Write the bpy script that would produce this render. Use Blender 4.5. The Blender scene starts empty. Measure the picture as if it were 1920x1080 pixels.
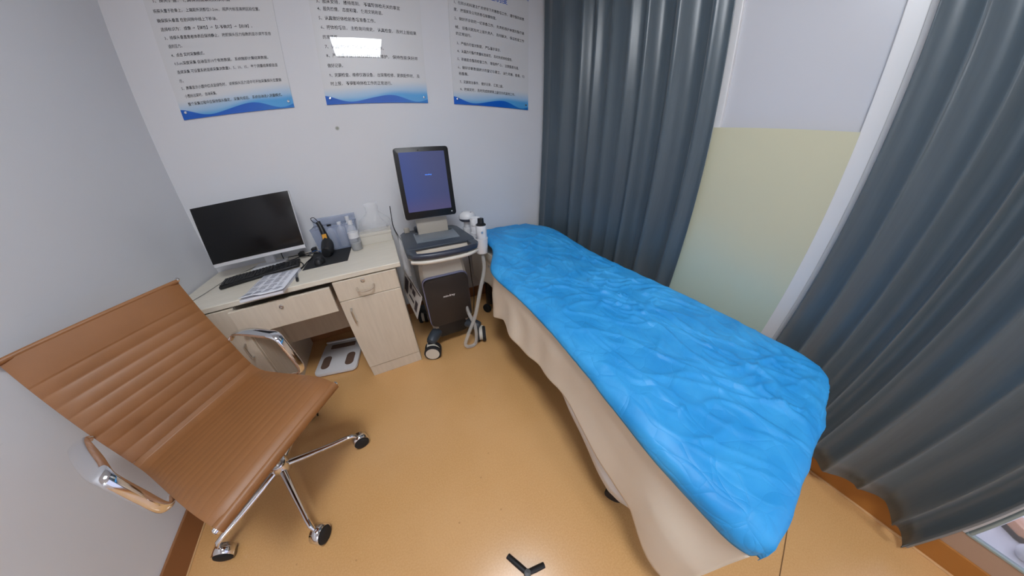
import bpy, bmesh, math, random
from mathutils import Vector, Matrix, noise

S = bpy.context.scene
COL = S.collection
random.seed(7)

# ------------------------------------------------------------------ camera
# ultra-wide action-camera view (between rectilinear and stereographic), written as a lens polynomial
cam = bpy.data.cameras.new('camera')
cam.type = 'PANO'
cam.panorama_type = 'FISHEYE_LENS_POLYNOMIAL'
cam.sensor_fit = 'HORIZONTAL'
cam.sensor_width = 36.0
cam.sensor_height = 20.25
cam.fisheye_fov = math.radians(220)
cam.fisheye_polynomial_k0 = 0.0
cam.fisheye_polynomial_k1 = -0.12662713158
cam.fisheye_polynomial_k2 = 0.00166949922
cam.fisheye_polynomial_k3 = 0.000134256564
cam.fisheye_polynomial_k4 = -0.0000041571788
cam.clip_start = 0.02
camera = bpy.data.objects.new('camera', cam)
COL.objects.link(camera)
RIGHT = Vector((0.872722, -0.488087, -0.011299))
UP = Vector((0.249992, 0.426878, 0.869068))
FWD = Vector((0.419358, 0.761279, -0.494564))
camera.matrix_world = Matrix(((RIGHT.x, UP.x, -FWD.x, 1.2249),
                              (RIGHT.y, UP.y, -FWD.y, -1.9520),
                              (RIGHT.z, UP.z, -FWD.z, 1.2299),
                              (0, 0, 0, 1)))
S.camera = camera

# ------------------------------------------------------------------ world, exposure
W = bpy.data.worlds.new('world')
S.world = W
W.use_nodes = True
bg = W.node_tree.nodes['Background']
bg.inputs['Color'].default_value = (0.72, 0.76, 1.0, 1)
bg.inputs['Strength'].default_value = 1.2
S.view_settings.view_transform = 'Standard'
S.view_settings.look = 'None'
S.view_settings.gamma = 1.0
S.view_settings.use_curve_mapping = False
S.view_settings.exposure = 0.0
LAMP = 36.0

# ------------------------------------------------------------------ materials
def lin(c):
    def f(v):
        v /= 255.0
        return v / 12.92 if v <= 0.04045 else ((v + 0.055) / 1.055) ** 2.4
    return tuple(f(v) for v in c)

def mat(name, color, rough=0.5, metal=0.0, spec=0.5, var=0.0, scale=20.0, bump=0.0, bump_scale=80.0, coat=0.0, trans=0.0, alpha=1.0, stretch=None, sheen=0.0, ior=None):
    m = bpy.data.materials.new(name)
    m.use_nodes = True
    nt = m.node_tree
    b = nt.nodes['Principled BSDF']
    b.inputs['Base Color'].default_value = (*color, 1)
    b.inputs['Roughness'].default_value = rough
    b.inputs['Metallic'].default_value = metal
    b.inputs['Specular IOR Level'].default_value = spec
    b.inputs['Coat Weight'].default_value = coat
    b.inputs['Coat Roughness'].default_value = 0.04
    b.inputs['Transmission Weight'].default_value = trans
    b.inputs['Alpha'].default_value = alpha
    b.inputs['Sheen Weight'].default_value = sheen
    if ior: b.inputs['IOR'].default_value = ior
    if var or bump:
        tc = nt.nodes.new('ShaderNodeTexCoord')
        mp = nt.nodes.new('ShaderNodeMapping')
        nt.links.new(tc.outputs['Object'], mp.inputs['Vector'])
        if stretch: mp.inputs['Scale'].default_value = stretch
    if var:
        n = nt.nodes.new('ShaderNodeTexNoise')
        n.inputs['Scale'].default_value = scale
        n.inputs['Detail'].default_value = 5
        nt.links.new(mp.outputs['Vector'], n.inputs['Vector'])
        r = nt.nodes.new('ShaderNodeValToRGB')
        r.color_ramp.elements[0].position = 0.3
        r.color_ramp.elements[1].position = 0.7
        r.color_ramp.elements[0].color = (*[c * (1 - var) for c in color], 1)
        r.color_ramp.elements[1].color = (*[min(1, c * (1 + var)) for c in color], 1)
        nt.links.new(n.outputs['Fac'], r.inputs['Fac'])
        nt.links.new(r.outputs['Color'], b.inputs['Base Color'])
    if bump:
        n2 = nt.nodes.new('ShaderNodeTexNoise')
        n2.inputs['Scale'].default_value = bump_scale
        n2.inputs['Detail'].default_value = 4
        nt.links.new(mp.outputs['Vector'], n2.inputs['Vector'])
        bp = nt.nodes.new('ShaderNodeBump')
        bp.inputs['Strength'].default_value = bump
        bp.inputs['Distance'].default_value = 0.01
        nt.links.new(n2.outputs['Fac'], bp.inputs['Height'])
        nt.links.new(bp.outputs['Normal'], b.inputs['Normal'])
    return m

def nodes_of(m):
    nt = m.node_tree
    return nt, nt.nodes['Principled BSDF']

def emit(name, color, strength):
    m = bpy.data.materials.new(name)
    m.use_nodes = True
    nt, b = nodes_of(m)
    b.inputs['Base Color'].default_value = (0.02, 0.02, 0.02, 1)
    b.inputs['Emission Color'].default_value = (*color, 1)
    b.inputs['Emission Strength'].default_value = strength
    return m

def math_node(nt, op, a, b=None, c=None):
    n = nt.nodes.new('ShaderNodeMath')
    n.operation = op
    for i, v in enumerate((a, b, c)):
        if v is None: continue
        if isinstance(v, (int, float)): n.inputs[i].default_value = v
        else: nt.links.new(v, n.inputs[i])
    return n.outputs[0]

def mix_color(nt, fac, a, b):
    n = nt.nodes.new('ShaderNodeMix')
    n.data_type = 'RGBA'
    for i, v in ((0, fac), (6, a), (7, b)):
        if isinstance(v, (int, float)): n.inputs[i].default_value = v
        elif isinstance(v, tuple): n.inputs[i].default_value = (*v, 1)
        else: nt.links.new(v, n.inputs[i])
    return n.outputs[2]

def smooth(nt, v, lo, hi):
    n = nt.nodes.new('ShaderNodeMapRange')
    n.interpolation_type = 'SMOOTHSTEP'
    nt.links.new(v, n.inputs[0])
    n.inputs[1].default_value = lo
    n.inputs[2].default_value = hi
    return n.outputs[0]

M = {}
# wall paint with one greenish stain spot
def wall_paint():
    m = mat('wall_paint', (0.735, 0.74, 0.765), rough=0.6, spec=0.3, var=0.012, scale=1.5, bump=0.03, bump_scale=300)
    nt, b = nodes_of(m)
    src = b.inputs['Base Color'].links[0].from_socket
    geo = nt.nodes.new('ShaderNodeNewGeometry')
    d = nt.nodes.new('ShaderNodeVectorMath'); d.operation = 'DISTANCE'
    nt.links.new(geo.outputs['Position'], d.inputs[0])
    d.inputs[1].default_value = (1.027, 0.0, 1.515)
    f = smooth(nt, d.outputs['Value'], 0.006, 0.016)
    f = math_node(nt, 'SUBTRACT', 1.0, f)
    f = math_node(nt, 'MULTIPLY', f, 0.75)
    nt.links.new(mix_color(nt, f, src, lin((118, 122, 100))), b.inputs['Base Color'])
    # faint scuffs on the left wall
    mp = nt.nodes.new('ShaderNodeMapping'); mp.inputs['Scale'].default_value = (1, 3.0, 26)
    mp.inputs['Rotation'].default_value = (0.5, 0, 0)
    nt.links.new(geo.outputs['Position'], mp.inputs['Vector'])
    n = nt.nodes.new('ShaderNodeTexNoise'); n.inputs['Scale'].default_value = 2.2; n.inputs['Detail'].default_value = 6
    nt.links.new(mp.outputs['Vector'], n.inputs['Vector'])
    s = smooth(nt, n.outputs['Fac'], 0.66, 0.76)
    sx = nt.nodes.new('ShaderNodeSeparateXYZ'); nt.links.new(geo.outputs['Position'], sx.inputs[0])
    near = math_node(nt, 'LESS_THAN', sx.outputs['X'], 0.02)
    a1 = math_node(nt, 'MULTIPLY', math_node(nt, 'LESS_THAN', sx.outputs['Z'], 1.02), math_node(nt, 'GREATER_THAN', sx.outputs['Z'], 0.75))
    s = math_node(nt, 'MULTIPLY', math_node(nt, 'MULTIPLY', s, near), math_node(nt, 'MULTIPLY', a1, 0.22))
    cur = b.inputs['Base Color'].links[0].from_socket
    nt.links.new(mix_color(nt, s, cur, (0.33, 0.33, 0.34)), b.inputs['Base Color'])
    return m

def floor_vinyl():
    m = mat('floor_vinyl', lin((205, 152, 88)), rough=0.25, spec=0.45)
    nt, b = nodes_of(m)
    tc = nt.nodes.new('ShaderNodeTexCoord')
    n1 = nt.nodes.new('ShaderNodeTexNoise'); n1.inputs['Scale'].default_value = 160; n1.inputs['Detail'].default_value = 3
    n2 = nt.nodes.new('ShaderNodeTexNoise'); n2.inputs['Scale'].default_value = 2.3; n2.inputs['Detail'].default_value = 4
    v = nt.nodes.new('ShaderNodeTexVoronoi'); v.inputs['Scale'].default_value = 38
    for n in (n1, n2, v): nt.links.new(tc.outputs['Object'], n.inputs['Vector'])
    base = lin((217, 169, 112)); dark = lin((211, 162, 104)); light = lin((226, 180, 126))
    c = mix_color(nt, smooth(nt, n1.outputs['Fac'], 0.35, 0.65), dark, base)
    c = mix_color(nt, math_node(nt, 'MULTIPLY', smooth(nt, n2.outputs['Fac'], 0.35, 0.7), 0.35), c, light)
    spots = math_node(nt, 'SUBTRACT', 1.0, smooth(nt, v.outputs['Distance'], 0.05, 0.13))
    spots = math_node(nt, 'MULTIPLY', spots, math_node(nt, 'GREATER_THAN', n1.outputs['Fac'], 0.52))
    c = mix_color(nt, math_node(nt, 'MULTIPLY', spots, 0.5), c, lin((226, 182, 128)))
    v2 = nt.nodes.new('ShaderNodeTexVoronoi'); v2.inputs['Scale'].default_value = 9
    nt.links.new(tc.outputs['Object'], v2.inputs['Vector'])
    dk = math_node(nt, 'SUBTRACT', 1.0, smooth(nt, v2.outputs['Distance'], 0.025, 0.05))
    c = mix_color(nt, math_node(nt, 'MULTIPLY', dk, 0.35), c, lin((150, 100, 50)))
    nt.links.new(c, b.inputs['Base Color'])
    return m

def laminate(name, c, stretch):
    m = mat(name, lin(c), rough=0.38, spec=0.4)
    nt, b = nodes_of(m)
    tc = nt.nodes.new('ShaderNodeTexCoord'); mp = nt.nodes.new('ShaderNodeMapping')
    nt.links.new(tc.outputs['Object'], mp.inputs['Vector']); mp.inputs['Scale'].default_value = stretch
    n = nt.nodes.new('ShaderNodeTexNoise'); n.inputs['Scale'].default_value = 6; n.inputs['Detail'].default_value = 6
    nt.links.new(mp.outputs['Vector'], n.inputs['Vector'])
    a = lin(tuple(v - 4 for v in c)); d = lin(tuple(min(255, v + 3) for v in c))
    nt.links.new(mix_color(nt, smooth(nt, n.outputs['Fac'], 0.3, 0.7), a, d), b.inputs['Base Color'])
    return m

def leather():
    m = mat('tan_leather', lin((147, 98, 56)), rough=0.45, spec=0.5, var=0.05, scale=9, bump=0.05, bump_scale=400)
    return m

def curtain_fabric():
    m = mat('curtain_fabric', lin((72, 86, 95)), rough=0.36, spec=0.6, var=0.06, scale=120, stretch=(1, 1, 0.05), sheen=0.25)
    return m

def blue_nonwoven():
    m = mat('blue_nonwoven', lin((42, 152, 222)), rough=0.5, spec=0.4)
    nt, b = nodes_of(m)
    tc = nt.nodes.new('ShaderNodeTexCoord')
    n = nt.nodes.new('ShaderNodeTexNoise'); n.inputs['Scale'].default_value = 7; n.inputs['Detail'].default_value = 3
    nt.links.new(tc.outputs['Object'], n.inputs['Vector'])
    nt.links.new(mix_color(nt, smooth(nt, n.outputs['Fac'], 0.3, 0.75), lin((38, 146, 216)), lin((60, 165, 230))), b.inputs['Base Color'])
    # crumple creases: two ridged voronoi layers, warped
    w = nt.nodes.new('ShaderNodeTexNoise'); w.inputs['Scale'].default_value = 4
    nt.links.new(tc.outputs['Object'], w.inputs['Vector'])
    add = nt.nodes.new('ShaderNodeVectorMath'); add.operation = 'MULTIPLY_ADD'
    nt.links.new(w.outputs['Color'], add.inputs[0]); add.inputs[1].default_value = (0.14, 0.14, 0.14)
    nt.links.new(tc.outputs['Object'], add.inputs[2])
    hs = []
    for sc, st in ((6.5, (1.0, 0.8, 1)), (15, (1.3, 0.8, 1))):
        mp = nt.nodes.new('ShaderNodeMapping'); mp.inputs['Scale'].default_value = st
        nt.links.new(add.outputs[0], mp.inputs['Vector'])
        v = nt.nodes.new('ShaderNodeTexVoronoi'); v.feature = 'DISTANCE_TO_EDGE'; v.inputs['Scale'].default_value = sc
        nt.links.new(mp.outputs['Vector'], v.inputs['Vector'])
        hs.append(math_node(nt, 'POWER', math_node(nt, 'MINIMUM', v.outputs['Distance'], 0.16), 0.5))
    h = math_node(nt, 'ADD', hs[0], math_node(nt, 'MULTIPLY', hs[1], 0.45))
    bp = nt.nodes.new('ShaderNodeBump'); bp.inputs['Strength'].default_value = 0.30; bp.inputs['Distance'].default_value = 0.02
    nt.links.new(h, bp.inputs['Height'])
    nt.links.new(bp.outputs['Normal'], b.inputs['Normal'])
    return m

M['wall'] = wall_paint()
M['ceiling'] = mat('ceiling_paint', (0.78, 0.78, 0.78), rough=0.7)
M['floor'] = floor_vinyl()
M['base'] = mat('brown_baseboard', lin((150, 100, 62)), rough=0.4)
M['amber'] = mat('amber_baseboard', lin((176, 116, 52)), rough=0.4)
M['seam'] = mat('floor_seam', lin((120, 84, 48)), rough=0.6)
M['cove'] = mat('cove_strip', lin((214, 172, 122)), rough=0.35)
M['frame'] = mat('white_frame', (0.72, 0.72, 0.735), rough=0.35)
M['glassedge'] = mat('grey_green_glass_edge', lin((150, 165, 165)), rough=0.25)
M['frost'] = mat('frosted_pane', (0.57, 0.58, 0.62), rough=0.25, spec=0.4)
M['beige'] = mat('beige_panel', lin((178, 150, 130)), rough=0.5)
M['curtain'] = curtain_fabric()
M['desk'] = laminate('pale_laminate', (222, 214, 198), (1, 8, 8))
M['desk_front'] = laminate('pale_laminate_front', (214, 202, 184), (10, 10, 1))
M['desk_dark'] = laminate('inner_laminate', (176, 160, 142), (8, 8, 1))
M['chrome'] = mat('chrome', (0.82, 0.82, 0.84), rough=0.08, metal=1)
M['steel'] = mat('satin_steel', (0.62, 0.62, 0.62), rough=0.3, metal=1)
M['black'] = mat('black_plastic', lin((24, 25, 28)), rough=0.4)
M['blackgloss'] = mat('black_gloss', lin((16, 16, 19)), rough=0.4)
M['rubber'] = mat('black_rubber', lin((30, 31, 34)), rough=0.75)
M['white'] = mat('white_plastic', (0.74, 0.74, 0.76), rough=0.35)
M['offwhite'] = mat('offwhite_plastic', lin((214, 208, 196)), rough=0.4)
M['paper'] = mat('paper', (0.78, 0.79, 0.85), rough=0.8)
M['ink'] = mat('grey_ink', lin((138, 140, 152)), rough=0.8)
M['text'] = mat('text_ink', lin((48, 48, 54)), rough=0.6, coat=1.0)
M['blueink'] = mat('blue_title_ink', lin((20, 90, 190)), rough=0.5, coat=1.0)
for k in ('text', 'blueink'):
    pb_ = M[k].node_tree.nodes['Principled BSDF']; pb_.inputs['Coat Roughness'].default_value = 0.015; pb_.inputs['Coat IOR'].default_value = 1.42
M['mauveink'] = mat('mauve_ink', lin((165, 160, 180)), rough=0.5)
M['leather'] = leather()
M['blue'] = blue_nonwoven()
M['sheet'] = mat('cream_sheet', lin((236, 225, 208)), rough=0.75, var=0.02, scale=4, bump=0.35, bump_scale=7)
M['sheet_white'] = mat('white_sheet', lin((232, 234, 238)), rough=0.75, var=0.02, scale=5)
M['film'] = None
M['screen_off'] = mat('dark_screen', lin((14, 14, 16)), rough=0.22, spec=0.4)
M['slate'] = mat('slate_plastic', lin((58, 66, 76)), rough=0.42)
M['navy'] = mat('navy_plastic', lin((44, 50, 66)), rough=0.35)
M['keypanel'] = mat('grey_touch_panel', lin((112, 121, 130)), rough=0.25)
M['greyshell'] = mat('warm_grey_shell', lin((176, 168, 156)), rough=0.4)
M['speaker'] = mat('dark_panel', lin((44, 39, 38)), rough=0.5)
M['rim'] = mat('lilac_rim', lin((120, 122, 150)), rough=0.35)
M['clear'] = mat('clear_plastic', (0.95, 0.96, 1.0), rough=0.12, spec=0.6, trans=0.92, ior=1.12)
M['bag'] = mat('plastic_film', (0.93, 0.94, 0.96), rough=0.22, spec=0.7, alpha=0.24)
M['sleeve'] = mat('clear_sleeve', (0.80, 0.79, 0.77), rough=0.2, spec=0.8, alpha=0.34)
M['bluebox'] = mat('pale_blue_translucent_plastic', lin((176, 188, 214)), rough=0.25, alpha=0.36)
M['yellow'] = mat('amber_label', lin((215, 150, 30)), rough=0.4)
M['footpad'] = mat('brown_footpad', lin((110, 88, 76)), rough=0.4)
M['card'] = mat('printed_card', lin((205, 196, 188)), rough=0.5)
M['darkprint'] = mat('dark_print', lin((70, 58, 60)), rough=0.6)
M['logo'] = mat('white_print', (0.85, 0.85, 0.87), rough=0.4)
M['cable'] = mat('black_cable', lin((26, 27, 30)), rough=0.5)
M['whitecable'] = mat('grey_cable', lin((150, 148, 142)), rough=0.5)
M['bluecable'] = mat('blue_cable', lin((40, 85, 150)), rough=0.5)
M['peach'] = mat('peach_plastic', lin((225, 170, 135)), rough=0.4)
M['water'] = mat('smoky_plastic', lin((150, 150, 148)), rough=0.15, alpha=0.75)
M['teal'] = mat('teal_thread', lin((25, 120, 145)), rough=0.5)

# ------------------------------------------------------------------ mesh helpers
class MB:
    def __init__(s): s.bm = bmesh.new()
    def box(s, lo, hi, bevel=0.0, seg=2, mtx=None):
        lo, hi = Vector(lo), Vector(hi)
        r = bmesh.ops.create_cube(s.bm, size=1.0)
        vs = r['verts']
        d = hi - lo; c = (hi + lo) / 2
        for v in vs: v.co = Vector((v.co.x * d.x, v.co.y * d.y, v.co.z * d.z)) + c
        if bevel:
            es = list({e for v in vs for e in v.link_edges})
            r = bmesh.ops.bevel(s.bm, geom=vs + es, offset=bevel, segments=seg, affect='EDGES', profile=0.5)
            vs = list({v for f in r['faces'] for v in f.verts} | {v for v in vs if v.is_valid})
        if mtx is not None: bmesh.ops.transform(s.bm, matrix=mtx, verts=vs)
        return s
    def tube(s, pts, r, seg=10, cap=True, flat=None, up=None, closed=False):
        """tube along points; r a number or list; flat scales the section along the side direction"""
        pts = [Vector(p) for p in pts]; n = len(pts)
        rr = r if isinstance(r, (list, tuple)) else [r] * n
        rings = []; side = None
        for i, p in enumerate(pts):
            if closed: t = pts[(i + 1) % n] - pts[i - 1]
            else: t = (pts[min(i + 1, n - 1)] - pts[max(i - 1, 0)])
            t.normalize()
            if up is not None:
                a = Vector(up).cross(t)
                if a.length < 1e-4: a = side or Vector((1, 0, 0))
            elif side is None:
                a = t.cross(Vector((0, 0, 1)))
                if a.length < 1e-3: a = t.cross(Vector((1, 0, 0)))
            else: a = side - t * side.dot(t)
            a.normalize(); side = a; b = t.cross(a)
            f = flat if flat else 1.0
            rings.append([s.bm.verts.new(p + a * math.cos(2 * math.pi * k / seg) * rr[i] * f + b * math.sin(2 * math.pi * k / seg) * rr[i]) for k in range(seg)])
        m = n if closed else n - 1
        for i in range(m):
            A, B = rings[i], rings[(i + 1) % n]
            for k in range(seg): s.bm.faces.new((A[k], A[(k + 1) % seg], B[(k + 1) % seg], B[k]))
        if cap and not closed:
            s.bm.faces.new(rings[0][::-1]); s.bm.faces.new(rings[-1])
        return s
    def lathe(s, prof, origin=(0, 0, 0), seg=24, mtx=None):
        """prof: list of (radius, z)"""
        o = Vector(origin); rings = []
        for r, z in prof:
            rings.append([s.bm.verts.new(o + Vector((r * math.cos(2 * math.pi * k / seg), r * math.sin(2 * math.pi * k / seg), z))) for k in range(seg)])
        for A, B in zip(rings, rings[1:]):
            for k in range(seg): s.bm.faces.new((A[k], A[(k + 1) % seg], B[(k + 1) % seg], B[k]))
        if prof[0][0] > 1e-6: s.bm.faces.new(rings[0][::-1])
        if prof[-1][0] > 1e-6: s.bm.faces.new(rings[-1])
        if mtx is not None: bmesh.ops.transform(s.bm, matrix=mtx, verts=[v for R in rings for v in R])
        return s
    def prism(s, outline, z0, z1, bevel=0.0, mtx=None):
        """outline in xy extruded z0..z1"""
        lo = [s.bm.verts.new((x, y, z0)) for x, y in outline]
        hi = [s.bm.verts.new((x, y, z1)) for x, y in outline]
        n = len(outline)
        f1 = s.bm.faces.new(lo[::-1]); f2 = s.bm.faces.new(hi)
        for i in range(n): s.bm.faces.new((lo[i], lo[(i + 1) % n], hi[(i + 1) % n], hi[i]))
        vs = lo + hi
        if bevel:
            es = list(f1.edges) + list(f2.edges)
            r = bmesh.ops.bevel(s.bm, geom=es, offset=bevel, segments=2, affect='EDGES', profile=0.5)
            vs = list({v for f in r['faces'] for v in f.verts} | {v for v in vs if v.is_valid})
        if mtx is not None: bmesh.ops.transform(s.bm, matrix=mtx, verts=vs)
        return s
    def sheet(s, rows, close=False):
        """grid surface from rows of points"""
        V = [[s.bm.verts.new(p) for p in r] for r in rows]
        for A, B in zip(V, V[1:]):
            for k in range(len(A) - 1): s.bm.faces.new((A[k], A[k + 1], B[k + 1], B[k]))
        return s
    def quad(s, a, b, c, d):
        s.bm.faces.new([s.bm.verts.new(p) for p in (a, b, c, d)]); return s
    def build(s, name, m, parent=None, sm=True, solid=0.0, label=None, angle=40):
        me = bpy.data.meshes.new(name)
        bmesh.ops.recalc_face_normals(s.bm, faces=s.bm.faces)
        if sm:
            for f in s.bm.faces: f.smooth = True
            for e in s.bm.edges:
                if len(e.link_faces) == 2 and e.calc_face_angle(0) > math.radians(angle): e.smooth = False
        s.bm.to_mesh(me); s.bm.free()
        me.materials.append(m)
        o = bpy.data.objects.new(name, me)
        COL.objects.link(o)
        if parent is not None: o.parent = parent
        if solid:
            md = o.modifiers.new('thickness', 'SOLIDIFY'); md.thickness = solid; md.offset = 0
        if label: o['label'] = label
        return o

def tag(o, label, cat, group=None):
    o['label'] = label; o['category'] = cat
    if group: o['group'] = group
    return o
def thing(name, label, cat, loc=(0, 0, 0), rz=0.0, group=None):
    o = bpy.data.objects.new(name, None); COL.objects.link(o)
    o.location = loc; o.rotation_euler = (0, 0, rz); o.empty_display_size = 0.05
    return tag(o, label, cat, group)
def struct(o): o['kind'] = 'structure'; return o
def rounded(w, h, r, n=5, cx=0, cy=0):
    out = []
    for sx, sy, a0 in ((1, 1, 0), (-1, 1, 90), (-1, -1, 180), (1, -1, 270)):
        for k in range(n + 1):
            a = math.radians(a0 + 90 * k / n)
            out.append((cx + sx * (w / 2 - r) + r * math.cos(a), cy + sy * (h / 2 - r) + r * math.sin(a)))
    return out
def spline(pts, n=8):
    P = [Vector(p) for p in pts]; out = []
    for i in range(len(P) - 1):
        p0, p1, p2, p3 = P[max(i - 1, 0)], P[i], P[i + 1], P[min(i + 2, len(P) - 1)]
        for k in range(n):
            t = k / n
            out.append(0.5 * ((2 * p1) + (p2 - p0) * t + (2 * p0 - 5 * p1 + 4 * p2 - p3) * t * t + (3 * p1 - p0 - 3 * p2 + p3) * t ** 3))
    out.append(P[-1]); return out
def interp(tab, x):
    if x <= tab[0][0]: return tab[0][1]
    for (a, u), (b, v) in zip(tab, tab[1:]):
        if x <= b: return u + (v - u) * (x - a) / (b - a)
    return tab[-1][1]
def sstep(a, b, x):
    t = max(0, min(1, (x - a) / (b - a))); return t * t * (3 - 2 * t)
RX90 = Matrix.Rotation(math.pi / 2, 4, 'X')    # local xy -> world x,z (faces -y)
ROTY = Matrix.Rotation(math.pi / 2, 4, 'Y')

# ------------------------------------------------------------------ room shell
RW, RH, RB = 2.676, 2.80, -6.2
struct(MB().box((-0.15, RB - 0.15, -0.1), (RW + 0.15, 0.15, 0)).build('floor', M['floor'], sm=False))
struct(MB().box((-0.15, RB - 0.15, RH), (RW + 0.15, 0.15, RH + 0.1)).build('ceiling', M['ceiling'], sm=False))
struct(MB().box((-0.15, 0, 0), (RW + 0.15, 0.15, RH)).build('wall_back', M['wall'], sm=False))
struct(MB().box((-0.15, RB, 0), (0, 0, RH)).build('wall_left', M['wall'], sm=False))
struct(MB().box((-0.15, RB - 0.15, 0), (RW + 0.15, RB, RH)).build('wall_front', M['wall'], sm=False))
wr = MB()
wr.box((RW, -1.36, 0), (RW + 0.15, 0, RH))
wr.box((RW, -1.985, 0), (RW + 0.15, -1.36, 0.21)); wr.box((RW, -1.985, 2.6), (RW + 0.15, -1.36, RH))
wr.box((RW, -2.95, 0), (RW + 0.15, -1.985, RH))
wr.box((RW, -5.8, 2.2), (RW + 0.15, -2.95, RH))
wr.box((RW, -5.8, 0), (RW + 0.015, -2.95, 0.205))
wr.box((RW, RB, 0), (RW + 0.15, -5.8, RH))
struct(wr.build('wall_right', M['wall'], sm=False))
struct(MB().box((0.0, RB, 0), (0.012, 0, 0.108), 0.003).build('baseboard_left', M['base'], sm=False))
struct(MB().box((0.012, -0.012, 0), (RW - 0.012, 0, 0.108), 0.003).build('baseboard_back', M['base'], sm=False))
struct(MB().box((RW - 0.012, RB, 0), (RW, 0, 0.112), 0.003).build('baseboard_right', M['amber'], sm=False))
struct(MB().box((RW - 0.024, -4.2, 0), (RW - 0.012, -1.4, 0.006), 0.002).build('trim_1', M['cove'], sm=False))
struct(MB().box((0.012, RB, 0), (0.020, -0.012, 0.005), 0.002).build('trim_2', M['cove'], sm=False))
# floor joint and scratches
def floor_line(a, b, w): 
    a, b = Vector(a), Vector(b); d = (b - a).normalized(); n = Vector((-d.y, d.x, 0)) * w / 2
    return MB().sheet([[a - n, a + n], [b - n, b + n]])
struct(floor_line((2.655, -2.413, 0.0008), (0.02, -2.853, 0.0008), 0.004).build('trim_3', M['seam'], sm=False))
# beige dado strip under the far glazing
struct(MB().box((RW - 0.004, -5.8, 0.112), (RW, -2.93, 0.205)).build('trim_4', M['beige'], sm=False))

# window_1: frosted glazing between the curtains
w1 = bpy.data.objects.new('window_1', None); COL.objects.link(w1); struct(w1)
w1.location = (RW, -1.67, 0.21)
f = MB()
zl, zh = 0.0, 2.39
f.box((-0.012, 0.245, zl), (0.05, 0.31, zh), 0.003); f.box((-0.012, -0.315, zl), (0.05, -0.258, zh), 0.003)
f.box((-0.012, -0.258, zl), (0.05, 0.245, zl + 0.06), 0.003); f.box((-0.012, -0.258, zh - 0.06), (0.05, 0.245, zh), 0.003)
f.build('window_frame', M['frame'], w1, sm=False)
MB().box((0.012, -0.258, zl + 0.06), (0.022, 0.245, zh - 0.06)).build('window_pane', M['frost'], w1, sm=False)

# yellowish sheet over the lower pane
def film_mat():
    m = mat('yellow_green_film', lin((200, 198, 168)), rough=0.45, spec=0.35)
    nt, b = nodes_of(m)
    tc = nt.nodes.new('ShaderNodeTexCoord'); sx = nt.nodes.new('ShaderNodeSeparateXYZ')
    nt.links.new(tc.outputs['Object'], sx.inputs[0])
    n = nt.nodes.new('ShaderNodeTexNoise'); n.inputs['Scale'].default_value = 3.0; nt.links.new(tc.outputs['Object'], n.inputs['Vector'])
    z = math_node(nt, 'ADD', sx.outputs['Z'], math_node(nt, 'MULTIPLY', math_node(nt, 'SUBTRACT', n.outputs['Fac'], 0.5), 0.25))
    fac = smooth(nt, z, 0.22, 0.80)
    nt.links.new(mix_color(nt, fac, lin((186, 206, 194)), lin((203, 200, 172))), b.inputs['Base Color'])  # lit gradient put into the colour, yellow above to blue-green below
    return m
M['film'] = film_mat()
film = MB().box((0, -0.258, 0), (0.003, 0.274, 1.17)).build('privacy_sheet', M['film'], sm=False)
film.location = (RW - 0.0155, -1.672, 0.273)
tag(film, 'pale yellow-green plain sheet covering the lower part of the window between the curtains', 'privacy sheet')

# window_2: low glazing beyond the right curtain, unseen length extended to admit more light
w2 = bpy.data.objects.new('window_2', None); COL.objects.link(w2); struct(w2); w2.location = (RW, -4.375, 0.205)
f = MB()
f.box((-0.008, -1.425, 0), (0.012, 1.425, 0.012), 0.003); f.box((-0.008, -1.425, 1.983), (0.012, 1.425, 1.995), 0.003)
for yy in (1.405, 0.0, -1.425): f.box((-0.008, yy + 0.006, 0.012), (0.012, yy + 0.018, 1.983), 0.003)
f.build('window_frame', M['glassedge'], w2, sm=False)
for yy in (-1.405, 0.02): MB().box((0.0, yy, 0.012), (0.006, yy + 1.385 + (0.02 if yy < 0 else 0), 1.975)).build('window_pane', M['clear'], w2, sm=False)

# ------------------------------------------------------------------ ceiling lamps
def ceiling_light(x, y, label):
    t = thing('ceiling_light', label, 'ceiling light', (x, y, RH), group='square ceiling light panels')
    f = MB()
    for a, b in (((-0.3, -0.3), (0.3, -0.29)), ((-0.3, 0.29), (0.3, 0.3)), ((-0.3, -0.29), (-0.29, 0.29)), ((0.29, -0.29), (0.3, 0.29))):
        f.box((*a, -0.014), (*b, 0))
    f.build('light_frame', M['frame'], t, sm=False)
    MB().box((-0.29, -0.29, -0.010), (0.29, 0.29, -0.004)).build('diffuser', LIGHT, t, sm=False)
LIGHT = emit('lamp_diffuser', (0.91, 0.95, 1.0), LAMP)
ceiling_light(1.23, -2.09, 'square white ceiling light panel above the middle of the room')
ceiling_light(1.80, -5.65, 'added fill light, a square white ceiling panel unseen at the rear of the room')  # unseen panel added as fill, brightens the left wall from behind

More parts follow.
